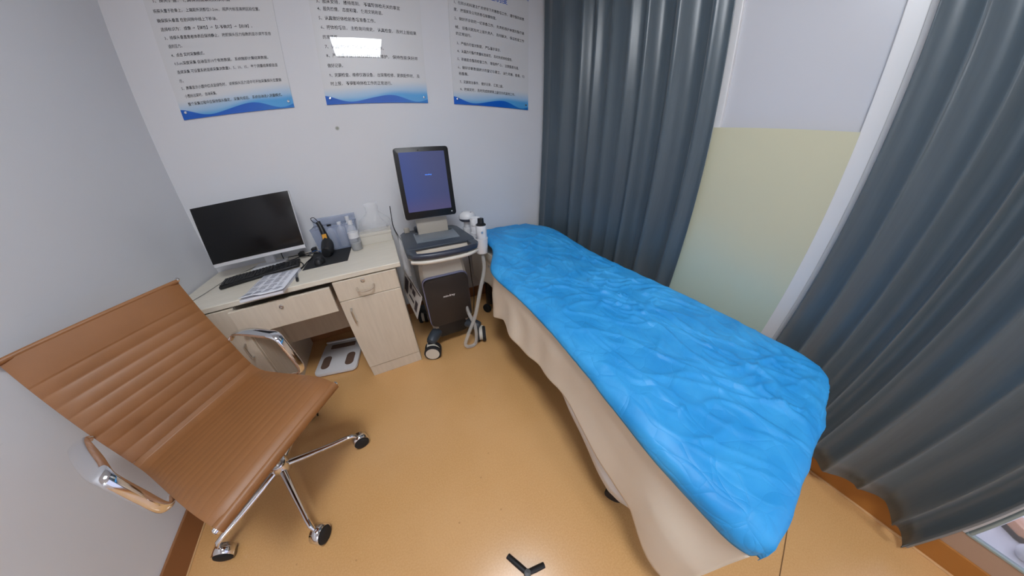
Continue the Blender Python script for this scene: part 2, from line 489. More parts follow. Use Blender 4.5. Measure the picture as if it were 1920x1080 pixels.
# ------------------------------------------------------------------ curtains
def curtain(y0, y1, x, z0, z1, per, amp, label, seed, hem=None, sharp=True):
    n = int((y0 - y1) / 0.008); rows = []
    rnd = random.Random(seed)
    ph = [rnd.uniform(0, 6.28) for _ in range(6)]
    nz = 26
    for j in range(nz + 1):
        tz = j / nz
        row = []
        for i in range(n + 1):
            s = i / n; y = y0 + (y1 - y0) * s
            u = (y0 - y) / per + 0.22 * math.sin(s * 9 + ph[0]) + 0.08 * math.sin(s * 23 + ph[1]) + 0.10 * tz * math.sin(s * 5 + ph[2])
            a = amp * (0.75 + 0.35 * math.sin(s * 13 + ph[3])) * (0.72 + 0.28 * tz)
            c = math.sqrt(math.sin(math.pi * u) ** 2 + 0.012)
            wv = (2 * c ** 0.8 - 1) if sharp else 0.85 * math.sin(2 * math.pi * u)
            wv += 0.15 * math.sin(4 * math.pi * u + ph[4])
            edge = min(1, s / 0.03, (1 - s) / 0.03)
            zb = z0 if hem is None else interp(hem, -y)
            z = z1 + (zb - z1) * tz
            yy = y + 0.012 * math.cos(2 * math.pi * u) * edge
            xx = x - 0.0 + a * wv * (0.4 + 0.6 * edge) + 0.012 * math.sin(5 * tz + ph[5] + s * 4) * tz
            row.append((xx, yy, z))
        rows.append(row)
    t = thing('curtain', label, 'curtain', (x, (y0 + y1) / 2, z0), group='slate grey curtains')
    o = MB().sheet([[Vector(p) - Vector(t.location) for p in r] for r in rows]).build('curtain_cloth', M['curtain'], t, solid=0.003, angle=180)
    return t
curtain(-0.03, -1.41, 2.610, 0.12, 2.79, 0.145, 0.050, 'dark slate grey curtain hanging behind the head of the bed', 3)
curtain(-2.0, -2.885, 2.598, 0.10, 2.79, 0.108, 0.034, 'slate grey curtain hanging past the foot of the bed at the right edge', 11,
        hem=[(2.0, 0.13), (2.42, 0.126), (2.52, 0.12), (2.58, 0.155), (2.70, 0.155), (2.80, 0.09), (2.86, 0.03), (2.9, 0.03)], sharp=False)

# unclear shapes behind the low glazing, on a shelf added as bright white backing
sf = MB().box((-0.22, -0.75, 0), (0.22, 0.16, 0.02), 0.004).build('added_shelf', M['white'], sm=False)
sf.location = (RW + 0.245, -3.12, 0.175); tag(sf, 'added white shelf board behind the low glass panel beyond the right curtain', 'shelf')
t = thing('rounded_item', 'peach coloured rounded item with dark underside on the white shelf behind the low glass', 'rounded_item', (2.905, -3.130, 0.195), math.radians(-35))  # peach shape of unknown kind, dark underneath
MB().prism(rounded(0.075, 0.17, 0.035), 0.0, 0.022, 0.008).build('dark_base', M['black'], t)
MB().prism(rounded(0.070, 0.16, 0.033), 0.022, 0.055, 0.014).build('peach_top', M['peach'], t)
wb = MB().lathe([(0, 0), (0.022, 0.003), (0.034, 0.022), (0.034, 0.036), (0.024, 0.054), (0, 0.060)], seg=26).build('round_jar', M['white']); wb.location = (2.768, -3.158, 0.195)
tag(wb, 'small white rounded jar on the white shelf behind the glass', 'jar')

# ------------------------------------------------------------------ posters
def poster_mat(w, h, name, ph):
    m = mat(name, (0.72, 0.725, 0.735), rough=0.35, spec=0.3)
    nt, b = nodes_of(m)
    tc = nt.nodes.new('ShaderNodeTexCoord'); sx = nt.nodes.new('ShaderNodeSeparateXYZ'); nt.links.new(tc.outputs['Object'], sx.inputs[0])
    u = math_node(nt, 'DIVIDE', sx.outputs['X'], w); v = sx.outputs['Z']
    def wave(base, terms):
        acc = base
        for am, fr, p in terms:
            s = math_node(nt, 'SINE', math_node(nt, 'ADD', math_node(nt, 'MULTIPLY', u, fr), p))
            acc = math_node(nt, 'ADD', acc, math_node(nt, 'MULTIPLY', s, am)) if not isinstance(acc, float) else math_node(nt, 'ADD', math_node(nt, 'MULTIPLY', s, am), acc)
        return acc
    white = (0.72, 0.725, 0.735)
    # soft sky tint, right-heavy
    lim0 = wave(0.098, [(0.022, 3.0, -1.4)])
    d0 = math_node(nt, 'SUBTRACT', lim0, v)
    c = mix_color(nt, math_node(nt, 'MULTIPLY', smooth(nt, d0, -0.03, 0.06), 0.75), white, lin((120, 186, 232)))
    lim1 = wave(0.056, [(0.026, 3.0, -1.4), (0.006, 11.0, 0.9)])
    d1 = math_node(nt, 'SUBTRACT', lim1, v)
    c = mix_color(nt, math_node(nt, 'MULTIPLY', smooth(nt, d1, -0.006, 0.030), 0.8), c, lin((48, 158, 226)))
    lim2 = wave(0.031, [(0.019, 10.3, 1.80 + ph * 0.3), (0.004, 17.0, 2.0)])
    d2 = math_node(nt, 'SUBTRACT', lim2, v)
    deep = mix_color(nt, smooth(nt, u, 0.55, 1.0), lin((10, 96, 200)), lin((30, 122, 205)))
    c = mix_color(nt, smooth(nt, d2, -0.001, 0.002), c, deep)
    # header swoosh top right
    hy = math_node(nt, 'SUBTRACT', h, v)
    r = math_node(nt, 'SUBTRACT', 1.0, u)
    sw = math_node(nt, 'ADD', hy, math_node(nt, 'MULTIPLY', r, 0.55))
    f = math_node(nt, 'SUBTRACT', 1.0, smooth(nt, sw, 0.075, 0.10))
    c = mix_color(nt, f, c, lin((24, 96, 190)))
    nt.links.new(c, b.inputs['Base Color'])
    b.inputs['Coat Weight'].default_value = 1.0
    b.inputs['Coat Roughness'].default_value = 0.015
    b.inputs['Coat IOR'].default_value = 1.42
    return m

FONT = None
def text_mesh(body, parent, name, m, x0, x1, z, height, y=-0.0055):
    cu = bpy.data.curves.new(name, 'FONT'); cu.body = body; cu.size = 1.0; cu.resolution_u = 1; cu.offset = 0.010
    tmp = bpy.data.objects.new(name + '_tmp', cu); COL.objects.link(tmp)
    bpy.context.view_layer.update()
    me = bpy.data.meshes.new_from_object(tmp.evaluated_get(bpy.context.evaluated_depsgraph_get()))
    bpy.data.objects.remove(tmp); bpy.data.curves.remove(cu)
    xs = [v.co.x for v in me.vertices]; ys = [v.co.y for v in me.vertices]
    if not xs: return None
    a, b_ = min(xs), max(xs); c0, c1 = min(ys), max(ys)
    k = height / 0.92
    for v in me.vertices:
        v.co = Vector((x0 + (v.co.x - a) / (b_ - a) * (x1 - x0), y, z + (v.co.y - 0.36) * k))
    me.name = name
    return me

def join_text(lines, parent, name, m, ox, oz, y=-0.0055):
    o = None
    for body, x0, x1, z, h in lines:
        me = text_mesh(body, parent, name, m, x0 - ox, x1 - ox, z - oz, h, y)
        if me is None: continue
        me.materials.append(m)
        o = bpy.data.objects.new(name, me); COL.objects.link(o); o.parent = parent
    return o

PZ, PH = 1.656, 0.905
def poster(x0, x1, label, ph, lines, caps=((0.04, 0.035), (0.96, 0.035)), title=None):
    w = x1 - x0
    t = thing('wall_poster', label, 'poster', (x0, -0.001, PZ), group='notice posters on the back wall')
    MB().box((0, -0.005, 0), (w, 0, PH)).build('poster_sheet', poster_mat(w, PH, 'poster_print', ph), t, sm=False)
    for u, v in (*caps, (0.04, PH - 0.035), (0.96, PH - 0.035)):
        MB().lathe([(0.0085, 0), (0.0085, 0.004), (0.006, 0.008), (0, 0.009)], seg=16, mtx=Matrix.Translation((u * w, -0.005, v)) @ RX90).build('screw_cap', M['chrome'], t)
    join_text(lines, t, 'text_line', M['text'], x0, PZ)
    if title: join_text(title, t, 'title_text', M['blueink'], x0, PZ)
    return t
HL, HM, HR = 0.0175, 0.0225, 0.0215
left_lines = [
    ('1、探头覆盖， 使其探测面紧贴皮肤表面', 0.245, 0.60, 2.226, HL),
    ('将探头置于肋骨上， 上端距所测部位1-2cm， 超声光标至高频区段位置。', 0.232, 0.735, 2.180, HL),
    ('确保探头垂直 在肋间隙中线上下移动。', 0.236, 0.517, 2.136, HL),
    ('选择标识为： 成像 →【弹性】→【E-不确定】→【启动】。', 0.240, 0.68, 2.096, HL),
    ('3、待探头垂直患者体表后保持静止， 按照探头压力指数的显示调节至合', 0.245, 0.767, 2.056, HL),
    ('适的压力。', 0.250, 0.315, 2.016, HL),
    ('4、点击 实时采集模式。', 0.250, 0.411, 1.974, HL),
    ('0.5cm深度采集 自动显示10个有效数据， 系统随即计算结果数据。', 0.252, 0.726, 1.934, HL),
    ('连续采集 可设置系统连续采集次数量3、5、10、15， 每个测量结果都会显', 0.252, 0.767, 1.892, HL),
    ('示。', 0.248, 0.268, 1.849, HL),
    ('5、屏幕显示小圆中红点呈绿色时， 说明探头压力适中可开始采集探头位置偏', 0.246, 0.768, 1.812, HL),
    ('小图标出现时， 自动采集。', 0.250, 0.414, 1.772, HL),
    ('整个采集过程中应保持探头稳定， 采集完成后， 系统自动进入测量模式。', 0.252, 0.754, 1.731, HL)]
poster(0.202, 0.806, 'glossy notice poster with small text, leftmost of the three, nearest the room corner', 0.0, left_lines)
mid_lines = [
    ('3、服从安排， 接待周到， 不填写体检无关的事宜', 1.034, 1.51, 2.232, HM),
    ('4、服务热情， 态度和蔼， 使用文明用语。', 1.034, 1.402, 2.192, HM),
    ('5、认真做好体检前各项准备工作。', 1.034, 1.353, 2.142, HM),
    ('6、按体检项目， 主检询问病史， 认真检查， 及时上报结果', 1.037, 1.602, 2.092, HM),
    ('的准确性。', 1.040, 1.13, 2.038, HM),
    ('7、认真做好检查结果的记录工作。', 1.043, 1.385, 1.986, HM),
    ('8、严格遵守操作规程做好日常维护， 保持性能良好并', 1.042, 1.597, 1.936, HM),
    ('做好记录。', 1.040, 1.128, 1.879, HM),
    ('9、定期检查、维修仪器设备， 出现需检修、更换配件时， 及', 1.040, 1.600, 1.825, HM),
    ('时上报， 不得影响体检工作的正常进行。', 1.040, 1.411, 1.776, HM)]
poster(0.994, 1.641, 'glossy notice poster with larger text, middle of the three above the desk and the scanner', 0.3, mid_lines)
right_lines = [
    ('1、在院长和科室主任的领导下开展各项工作， 遵守医院规章', 1.874, 2.435, 2.332, HR),
    ('度， 按国家及公司的各项规章制度。', 1.870, 2.194, 2.285, HR),
    ('2、做好开诊前的一切准备工作， 负责和维护本室的医疗器', 1.872, 2.435, 2.229, HR),
    ('械， 设备问题及时上报负责人， 及时解决， 保证检查工作', 1.875, 2.435, 2.172, HR),
    ('的正常运行。', 1.877, 1.99, 2.130, HR),
    ('3、严格执行查对制度， 严防漏诊误诊。', 1.880, 2.224, 2.068, HR),
    ('4、认真执行医疗质量标准规范， 及时完成体检报告。', 1.880, 2.326, 2.016, HR),
    ('5、积极配合医院检查工作， 增强责任心， 注意医患沟通。', 1.878, 2.385, 1.963, HR),
    ('6、做好诊断数据统计的登记与建立， 以便完善、备案、归', 1.878, 2.435, 1.908, HR),
    ('档备案。', 1.882, 1.955, 1.866, HR),
    ('7、定期政治事件， 做好记录， 汇报上级。', 1.886, 2.241, 1.811, HR),
    ('8、按规定时， 及时完成院领导上级交办的其他工作。', 1.886, 2.348, 1.761, HR)]
poster(1.833, 2.476, 'glossy notice poster with a blue title and corner, rightmost of the three beside the curtain', 0.1, right_lines,
       title=[('检查室管理制度', 1.93, 2.29, 2.425, 0.05)])

# ------------------------------------------------------------------ desk
desk = thing('desk', 'pale wood-effect office desk with drawers against the back wall', 'desk', (0.62, -0.33, 0))
def dbox(lo, hi, bev=0.002):   # desk-local box from world coordinates
    return MB().box((lo[0] - 0.62, lo[1] + 0.33, lo[2]), (hi[0] - 0.62, hi[1] + 0.33, hi[2]), bev, 1)
dbox((0.014, -0.642, 0.722), (1.236, -0.012, 0.75), 0.003).build('desktop', M['desk'], desk, sm=False)
def pedestal(x0, x1):
    m = MB()
    L = lambda a, b: m.box((a[0] - 0.62, a[1] + 0.33, a[2]), (b[0] - 0.62, b[1] + 0.33, b[2]), 0.001, 1)
    L((x0, -0.625, 0.0), (x0 + 0.018, -0.03, 0.722)); L((x1 - 0.018, -0.625, 0.0), (x1, -0.03, 0.722))
    L((x0 + 0.018, -0.05, 0.08), (x1 - 0.018, -0.03, 0.722)); L((x0 + 0.018, -0.62, 0.085), (x1 - 0.018, -0.05, 0.1))
    return m.build('pedestal_body', M['desk_front'], desk, sm=False)
def handle(parent, x, z, vertical, y=-0.647):
    if vertical: pts = [(x, y, z + 0.045), (x, y - 0.022, z + 0.04), (x, y - 0.022, z - 0.04), (x, y, z - 0.045)]
    else: pts = [(x - 0.045, y, z + 0.012), (x - 0.04, y - 0.02, z), (x - 0.02, y - 0.024, z - 0.008), (x + 0.02, y - 0.024, z - 0.008), (x + 0.04, y - 0.02, z), (x + 0.045, y, z + 0.012)]
    pts = [(p[0] - 0.62, p[1] + 0.33, p[2]) for p in pts]
    return MB().tube(pts, 0.005, 8).build('handle', M['steel'] if vertical else M['desk_dark'], parent)
def lock(parent, x, z, y):
    return MB().lathe([(0.011, 0), (0.011, 0.004), (0.007, 0.005), (0.0065, 0.002), (0, 0.002)], seg=16,
                      mtx=Matrix.Translation((x - 0.62, y + 0.33, z)) @ RX90).build('lock', M['steel'], parent)
pedestal(0.868, 1.205)
d = dbox((0.870, -0.645, 0.600), (1.203, -0.627, 0.716)).build('drawer', M['desk_front'], desk, sm=False)
handle(d, 1.025, 0.648, False); lock(d, 1.022, 0.695, -0.645)
d = dbox((0.870, -0.645, 0.088), (1.203, -0.627, 0.597)).build('door', M['desk_front'], desk, sm=False); handle(d, 0.915, 0.50, True)
dbox((0.870, -0.640, 0.0), (1.203, -0.622, 0.084)).build('plinth', M['desk_front'], desk, sm=False)
pedestal(0.030, 0.372)
d = dbox((0.032, -0.645, 0.088), (0.370, -0.627, 0.716)).build('door', M['desk_front'], desk, sm=False); handle(d, 0.325, 0.46, True)
dbox((0.032, -0.640, 0.0), (0.370, -0.622, 0.084)).build('plinth', M['desk_front'], desk, sm=False)
# centre drawer, pulled out a little
d = dbox((0.356, -0.672, 0.562), (0.856, -0.654, 0.708)).build('drawer', M['desk_front'], desk, sm=False)
lock(d, 0.605, 0.672, -0.672)
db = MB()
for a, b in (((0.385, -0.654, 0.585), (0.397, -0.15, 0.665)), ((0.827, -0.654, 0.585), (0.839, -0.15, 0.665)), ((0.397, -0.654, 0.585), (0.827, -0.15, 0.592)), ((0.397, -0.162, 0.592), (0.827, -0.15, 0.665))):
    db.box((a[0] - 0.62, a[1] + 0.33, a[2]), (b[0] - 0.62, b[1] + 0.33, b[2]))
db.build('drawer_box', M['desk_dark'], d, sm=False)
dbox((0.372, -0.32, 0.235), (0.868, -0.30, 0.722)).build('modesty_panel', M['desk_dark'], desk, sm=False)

# foot scale under the desk
sc = thing('bathroom_scale', 'white flat weighing scale with brown foot pads on the floor under the desk', 'scale', (0.635, -0.34, 0), math.radians(-9))
MB().prism(rounded(0.30, 0.345, 0.03), 0.012, 0.032, 0.006).build('platform', M['white'], sc)
for sx in (-1, 1):
    MB().prism([(x + sx * 0.088, y - 0.06) for x, y in rounded(0.062, 0.13, 0.029)], 0.032, 0.0335).build('foot_pad', M['footpad'], sc)
MB().prism([(x, y + 0.11) for x, y in rounded(0.19, 0.05, 0.008)], 0.032, 0.0335).build('display', M['footpad'], sc)
MB().box((-0.15, 0.165, 0.03), (0.15, 0.178, 0.042), 0.003).build('rear_trim', M['white'], sc)
for sx in (-1, 1):
    for sy in (-1, 1):
        MB().lathe([(0.016, 0), (0.016, 0.013)], (sx * 0.11, sy * 0.13, 0), 14).build('rubber_foot', M['rubber'], sc)
# ------------------------------------------------------------------ things on the desk
DZ = 0.75
mo = thing('computer_monitor', 'black-screened flat monitor with white bottom edge standing on the desk', 'monitor', (0.42, -0.16, DZ))
tilt = Matrix.Translation((0, -0.085, 0.085)) @ Matrix.Rotation(math.radians(-8), 4, 'X')
def tb(lo, hi, bev, mm=tilt): return MB().box(lo, hi, bev, 2, mm)
tb((-0.274, 0.0, 0.0), (0.274, 0.022, 0.352), 0.004).build('monitor_shell', M['white'], mo)
tb((-0.271, -0.003, 0.022), (0.271, 0.0005, 0.350), 0.001).build('screen', M['screen_off'], mo)
MB().box((-0.03, 0.02, 0.0), (0.03, 0.045, 0.26), 0.006).build('stand_neck', M['white'], mo)
MB().prism(rounded(0.20, 0.15, 0.02, cy=-0.0), 0.0, 0.012, 0.003).build('stand_base', M['white'], mo)

kb = thing('keyboard', 'black computer keyboard lying below the monitor', 'keyboard', (0.424, -0.315, DZ), math.radians(11))
MB().box((-0.218, -0.068, 0.001), (0.218, 0.066, 0.020), 0.006).build('keyboard_body', M['black'], kb)
kc = MB()
for r in range(6):
    yk = 0.048 - r * 0.0195 - (0.004 if r else 0)
    if r == 5: cols = [(-0.200, 0.024), (-0.175, 0.024), (-0.150, 0.024), (-0.080, 0.110), (-0.01, 0.024), (0.016, 0.024)]
    else: cols = [(-0.203 + 0.0187 * c, 0.0165) for c in range(15)]
    cols += [(0.085 + 0.0187 * c, 0.0165) for c in range(3)] if r != 3 else []
    if r: cols += [(0.150 + 0.0187 * c, 0.0165) for c in range(4)]
    for cx, wk in cols: kc.box((cx - wk / 2, yk - 0.0078, 0.019), (cx + wk / 2, yk + 0.0078, 0.0255), 0.002, 1)
o = kc.build('keycaps', M['blackgloss'], kb); o['kind'] = 'stuff'

pp = thing('paper_stack', 'stack of white printed forms lying in front of the keyboard', 'papers', (0.562, -0.548, DZ), math.radians(-3))
MB().box((-0.105, -0.148, 0.0005), (0.105, 0.148, 0.012)).build('sheets', M['paper'], pp, sm=False)
top = []
for i in range(13):
    v = -0.150 + 0.30 * i / 12
    row = []
    for k in range(9):
        u = -0.107 + 0.214 * k / 8
        row.append((u + 0.004 * sstep(0.0, -0.15, v), v, 0.0135 + 0.012 * max(0, -(v + 0.08)) / 0.07 * (0.5 + 0.5 * (u < 0)) + 0.003 * sstep(0.05, 0.107, u)))
    top.append(row)
MB().sheet(top).build('top_sheet', M['paper'], pp, solid=0.0006, angle=180)
pr = MB()
rnd = random.Random(4)
for c in range(4):
    for r in range(27):
        if r in (7, 15, 21): continue
        u0 = -0.095 + c * 0.049; v0 = 0.137 - r * 0.0100
        wd = rnd.uniform(0.026, 0.042); zz = 0.0142 + 0.012 * max(0, -(v0 + 0.08)) / 0.07
        pr.quad((u0, v0, zz + .0008), (u0 + wd, v0, zz + .0008), (u0 + wd, v0 - 0.0034, zz + .0008), (u0, v0 - 0.0034, zz + .0008))
pr.build('printed_rows', M['ink'], pp, sm=False)

pen = thing('marker_pen', 'slim grey marker pen with black ends beside the papers', 'pen', (0.678, -0.512, DZ + 0.007), math.radians(-75))
MB().lathe([(0.0068, -0.05), (0.0068, 0.045)], seg=14, mtx=ROTY).build('pen_barrel', M['steel'], pen)
MB().lathe([(0, 0.088), (0.004, 0.087), (0.0072, 0.08), (0.0072, 0.045)], seg=14, mtx=ROTY).build('pen_cap', M['black'], pen)
MB().lathe([(0.0071, -0.085), (0.0071, -0.05)], seg=14, mtx=ROTY).build('pen_end', M['black'], pen)

mp = MB().box((-0.129, -0.165, 0), (0.129, 0.165, 0.003), 0.001).build('mouse_pad', M['rubber'], sm=False)
mp.location = (0.815, -0.262, DZ); tag(mp, 'black rectangular mouse pad on the desk under the barcode scanner', 'mouse pad')

ms = thing('computer_mouse', 'black computer mouse resting on the mouse pad', 'mouse', (0.772, -0.350, DZ + 0.003), math.radians(8))
rows = []
for i in range(13):
    a = math.pi * i / 12; r = []
    for k in range(13):
        b = math.pi * k / 12
        r.append((0.031 * math.cos(b) * (math.sin(a) ** 0.6 if 0 < i < 12 else 0), 0.056 * math.cos(a), 0.036 * math.sin(b) * (max(math.sin(a), 0) ** 0.5 if 0 < i < 12 else 0) * (1 - 0.25 * math.cos(a))))
    rows.append(r)
MB().sheet(rows).build('mouse_body', M['black'], ms, angle=180)
MB().lathe([(0.007, -0.003), (0.007, 0.003)], seg=14, mtx=Matrix.Translation((0, 0.026, 0.0265)) @ ROTY).build('scroll_wheel', M['rubber'], ms)

# barcode scanner standing handle-up against the box
bs = thing('barcode_scanner', 'black barcode scanner with amber label leaning against the translucent box', 'barcode scanner', (0.80, -0.215, DZ + 0.003))
MB().tube(spline([(-0.013, 0.075, 0.205), (0.0, 0.058, 0.165), (0.008, 0.040, 0.110), (0.012, 0.020, 0.070)], 5), [0.0155] * 6 + [0.0175] * 6 + [0.022] * 4, 14).build('scanner_handle', M['black'], bs)
MB().tube(spline([(0.012, 0.030, 0.085), (0.014, 0.005, 0.058), (0.010, -0.035, 0.030), (0.004, -0.055, 0.028)], 5), [0.026, 0.028, 0.030, 0.032, 0.033, 0.034, 0.034, 0.034, 0.033, 0.032, 0.031, 0.030, 0.029, 0.028, 0.027, 0.026], 18, flat=1.15).build('scanner_head', M['black'], bs)
MB().box((-0.014, -0.003, 0), (0.014, 0, 0.034), 0.001, 1, Matrix.Translation((0.009, 0.020, 0.098)) @ Matrix.Rotation(math.radians(-20), 4, 'X')).build('amber_label', M['yellow'], bs, label='amber label on scanner')
MB().box((-0.015, -0.003, 0), (0.015, 0, 0.013), 0.001, 1, Matrix.Translation((0.011, 0.006, 0.080)) @ Matrix.Rotation(math.radians(-20), 4, 'X')).build('white_label', M['white'], bs, label='small white label on scanner')
MB().tube(spline([(-0.013, 0.078, 0.21), (-0.030, 0.085, 0.235), (-0.050, 0.085, 0.235), (-0.045, 0.080, 0.215), (-0.020, 0.072, 0.195), (0.010, 0.060, 0.165), (0.030, 0.040, 0.10), (0.035, 0.055, 0.04)], 6), 0.0024, 8).build('scanner_cable', M['cable'], bs)

# translucent box of bottles
tb_ = thing('storage_box', 'pale blue translucent plastic box holding small bottles at the back of the desk', 'storage box', (0.865, -0.078, DZ))
m = MB()
def panel(p): m.quad(*p)
zb, zt = 0.004, 0.165
lo = [(-0.125, -0.058), (0.125, -0.058), (0.125, 0.055), (-0.125, 0.055)]
hi = [(-0.142, -0.066), (0.142, -0.066), (0.142, 0.060), (-0.142, 0.060)]
for k in range(4):
    a, b = lo[k], lo[(k + 1) % 4]; c, e = hi[(k + 1) % 4], hi[k]
    panel(((*a, zb), (*b, zb), (*c, zt), (*e, zt)))
panel([(*p, zb) for p in lo])
m.build('box_shell', M['bluebox'], tb_, solid=0.002, sm=False)
MB().tube([(*hi[0], zt), (*hi[1], zt), (*hi[2], zt), (*hi[3], zt)], 0.005, 8, closed=True).build('box_rim', M['bluebox'], tb_)
MB().quad((-0.142, 0.060, zt), (0.142, 0.060, zt), (0.142, 0.064, 0.215), (-0.142, 0.064, 0.215)).build('box_lid', M['bluebox'], tb_, solid=0.002, sm=False)
def bottle(x, y, h, r, cap_m, label, body=None, z=DZ + 0.006, cap_h=0.022):
    t = thing('small_bottle', label, 'bottle', (x, y, z), group='bottles on the desk')
    MB().lathe([(r * 0.95, 0), (r, 0.003), (r, h * 0.72), (r * 0.45, h * 0.84), (r * 0.42, h * 0.9)], seg=20).build('bottle_body', body or M['white'], t)
    MB().lathe([(r * 0.55, h * 0.88), (r * 0.55, h * 0.88 + cap_h), (0, h * 0.88 + cap_h)], seg=20).build('bottle_cap', cap_m, t)
bottle(0.835, -0.085, 0.165, 0.026, M['black'], 'small white bottle with a black cap inside the translucent box')
bottle(0.902, -0.085, 0.170, 0.026, M['white'], 'small white bottle with a white cap inside the translucent box')
bottle(0.962, -0.090, 0.195, 0.024, M['white'], 'tall white bottle standing at the right end inside the translucent box', cap_h=0.03)
cup = thing('clear_bottle', 'tall clear plastic bottle with white label standing in front of the white carton', 'bottle', (0.992, -0.232, DZ), group='bottles on the desk')
MB().lathe([(0.032, 0.0), (0.034, 0.004), (0.034, 0.125), (0.026, 0.15), (0.013, 0.165), (0.013, 0.178)], seg=28).build('bottle_body', M['bag'], cup)
MB().lathe([(0, 0.004), (0.0325, 0.004), (0.0325, 0.048), (0, 0.049)], seg=24).build('liquid', M['water'], cup)
MB().lathe([(0.0345, 0.085), (0.0345, 0.122)], seg=28).build('label', M['white'], cup, solid=0.0005)
MB().lathe([(0.015, 0.172), (0.015, 0.198), (0, 0.199)], seg=20).build('bottle_cap', M['white'], cup)
ct = thing('carton', 'white open carton at the right end of the desk with clear bags on it', 'carton', (1.125, -0.093, DZ))
MB().box((-0.105, -0.072, 0.0), (0.105, 0.072, 0.066), 0.002).build('carton_body', M['offwhite'], ct, sm=False)
MB().box((-0.108, -0.075, 0.058), (0.108, 0.075, 0.078), 0.003).build('carton_lid', M['offwhite'], ct, sm=False)
def bag(cx, cy, cz, w, dpt, h, label, seed):
    rows = []
    for j in range(15):
        v = j / 14; r = []
        k = (1 - 0.50 * v ** 2.2) * (0.80 + 0.22 * math.sin(v * 5.0 + seed))
        for i in range(25):
            a = 2 * math.pi * i / 24
            nn = noise.noise(Vector((math.cos(a) * 1.8, math.sin(a) * 1.8, v * 3 + seed)))
            q = k * (1 + 0.45 * nn + 0.15 * noise.noise(Vector((math.cos(a) * 5, math.sin(a) * 5, v * 7 + seed))))
            r.append((w / 2 * q * math.cos(a), dpt / 2 * q * math.sin(a), h * v + 0.012 * noise.noise(Vector((a, v * 4, seed)))))
        rows.append(r)
    o = MB().sheet(rows).build('plastic_bag', M['bag'], angle=180); o.location = (cx, cy, cz); tag(o, label, 'plastic bag', 'clear plastic bags'); return o
bag(1.130, -0.088, DZ + 0.084, 0.21, 0.115, 0.185, 'crumpled clear plastic bag standing on the white carton', 1.3)

# cables on the desk
def cable(name, pts, r, m, label, n=8):
    o = MB().tube(spline(pts, n), r, 8).build(name, m); tag(o, label, 'cable', 'cables on the desk' if name == 'cable' else 'cables beside the machine'); return o
cz = DZ + 0.0035
cable('cable', [(0.03, -0.60, cz - .001), (0.115, -0.468, cz - .001), (0.15, -0.36, cz - .001), (0.184, -0.238, cz - .001), (0.26, -0.16, cz - .001), (0.33, -0.07, cz - .001)], 0.0022, M['whitecable'], 'thin grey cable running along the left end of the desk')
cable('cable', [(0.62, -0.225, cz), (0.66, -0.30, cz), (0.672, -0.36, cz), (0.655, -0.40, cz), (0.675, -0.385, cz), (0.685, -0.30, cz + .004), (0.70, -0.20, cz + .004), (0.66, -0.14, cz), (0.60, -0.08, cz)], 0.003, M['cable'], 'black cable looped between the keyboard and the mouse pad')
cable('cable', [(0.47, -0.055, cz + .07), (0.475, -0.07, cz + .05), (0.50, -0.12, cz), (0.56, -0.15, cz), (0.60, -0.115, cz), (0.655, -0.155, cz + .008), (0.685, -0.11, cz + .004), (0.72, -0.14, cz + .008)], 0.003, M['cable'], 'black cable lying behind the keyboard below the monitor')
cable('cable', [(0.40, -0.06, cz + .10), (0.415, -0.085, cz + .02), (0.455, -0.13, cz), (0.50, -0.09, cz + .006), (0.57, -0.09, cz + .006), (0.63, -0.13, cz + .012), (0.70, -0.075, cz + .006)], 0.003, M['cable'], 'black cable hanging from the back of the monitor onto the desk')
cable('cable', [(0.66, -0.11, cz + .006), (0.70, -0.09, cz + .012), (0.735, -0.135, cz + .012), (0.77, -0.12, cz + .012)], 0.0026, M['bluecable'], 'short blue cable beside the scanner')
pl = MB().box((-0.016, -0.026, 0), (0.016, 0.026, 0.024), 0.005).build('power_plug', M['black']); pl.location = (0.60, -0.075, DZ); tag(pl, 'black plug lying behind the keyboard below the monitor', 'plug')
pl = MB().box((-0.016, -0.022, 0), (0.016, 0.022, 0.028), 0.005).build('power_adapter', M['black']); pl.location = (0.68, -0.045, DZ); tag(pl, 'small black adapter on the desk between the monitor and the box', 'adapter')

# ------------------------------------------------------------------ ultrasound machine
UX, UY = 1.478, -0.42
us = thing('ultrasound_machine', 'grey wheeled ultrasound machine with upright screen between the desk and the bed', 'ultrasound machine', (UX, UY, 0))
def ub(lo, hi, bev=0.006, mm=None): return MB().box(lo, hi, bev, 2, mm)
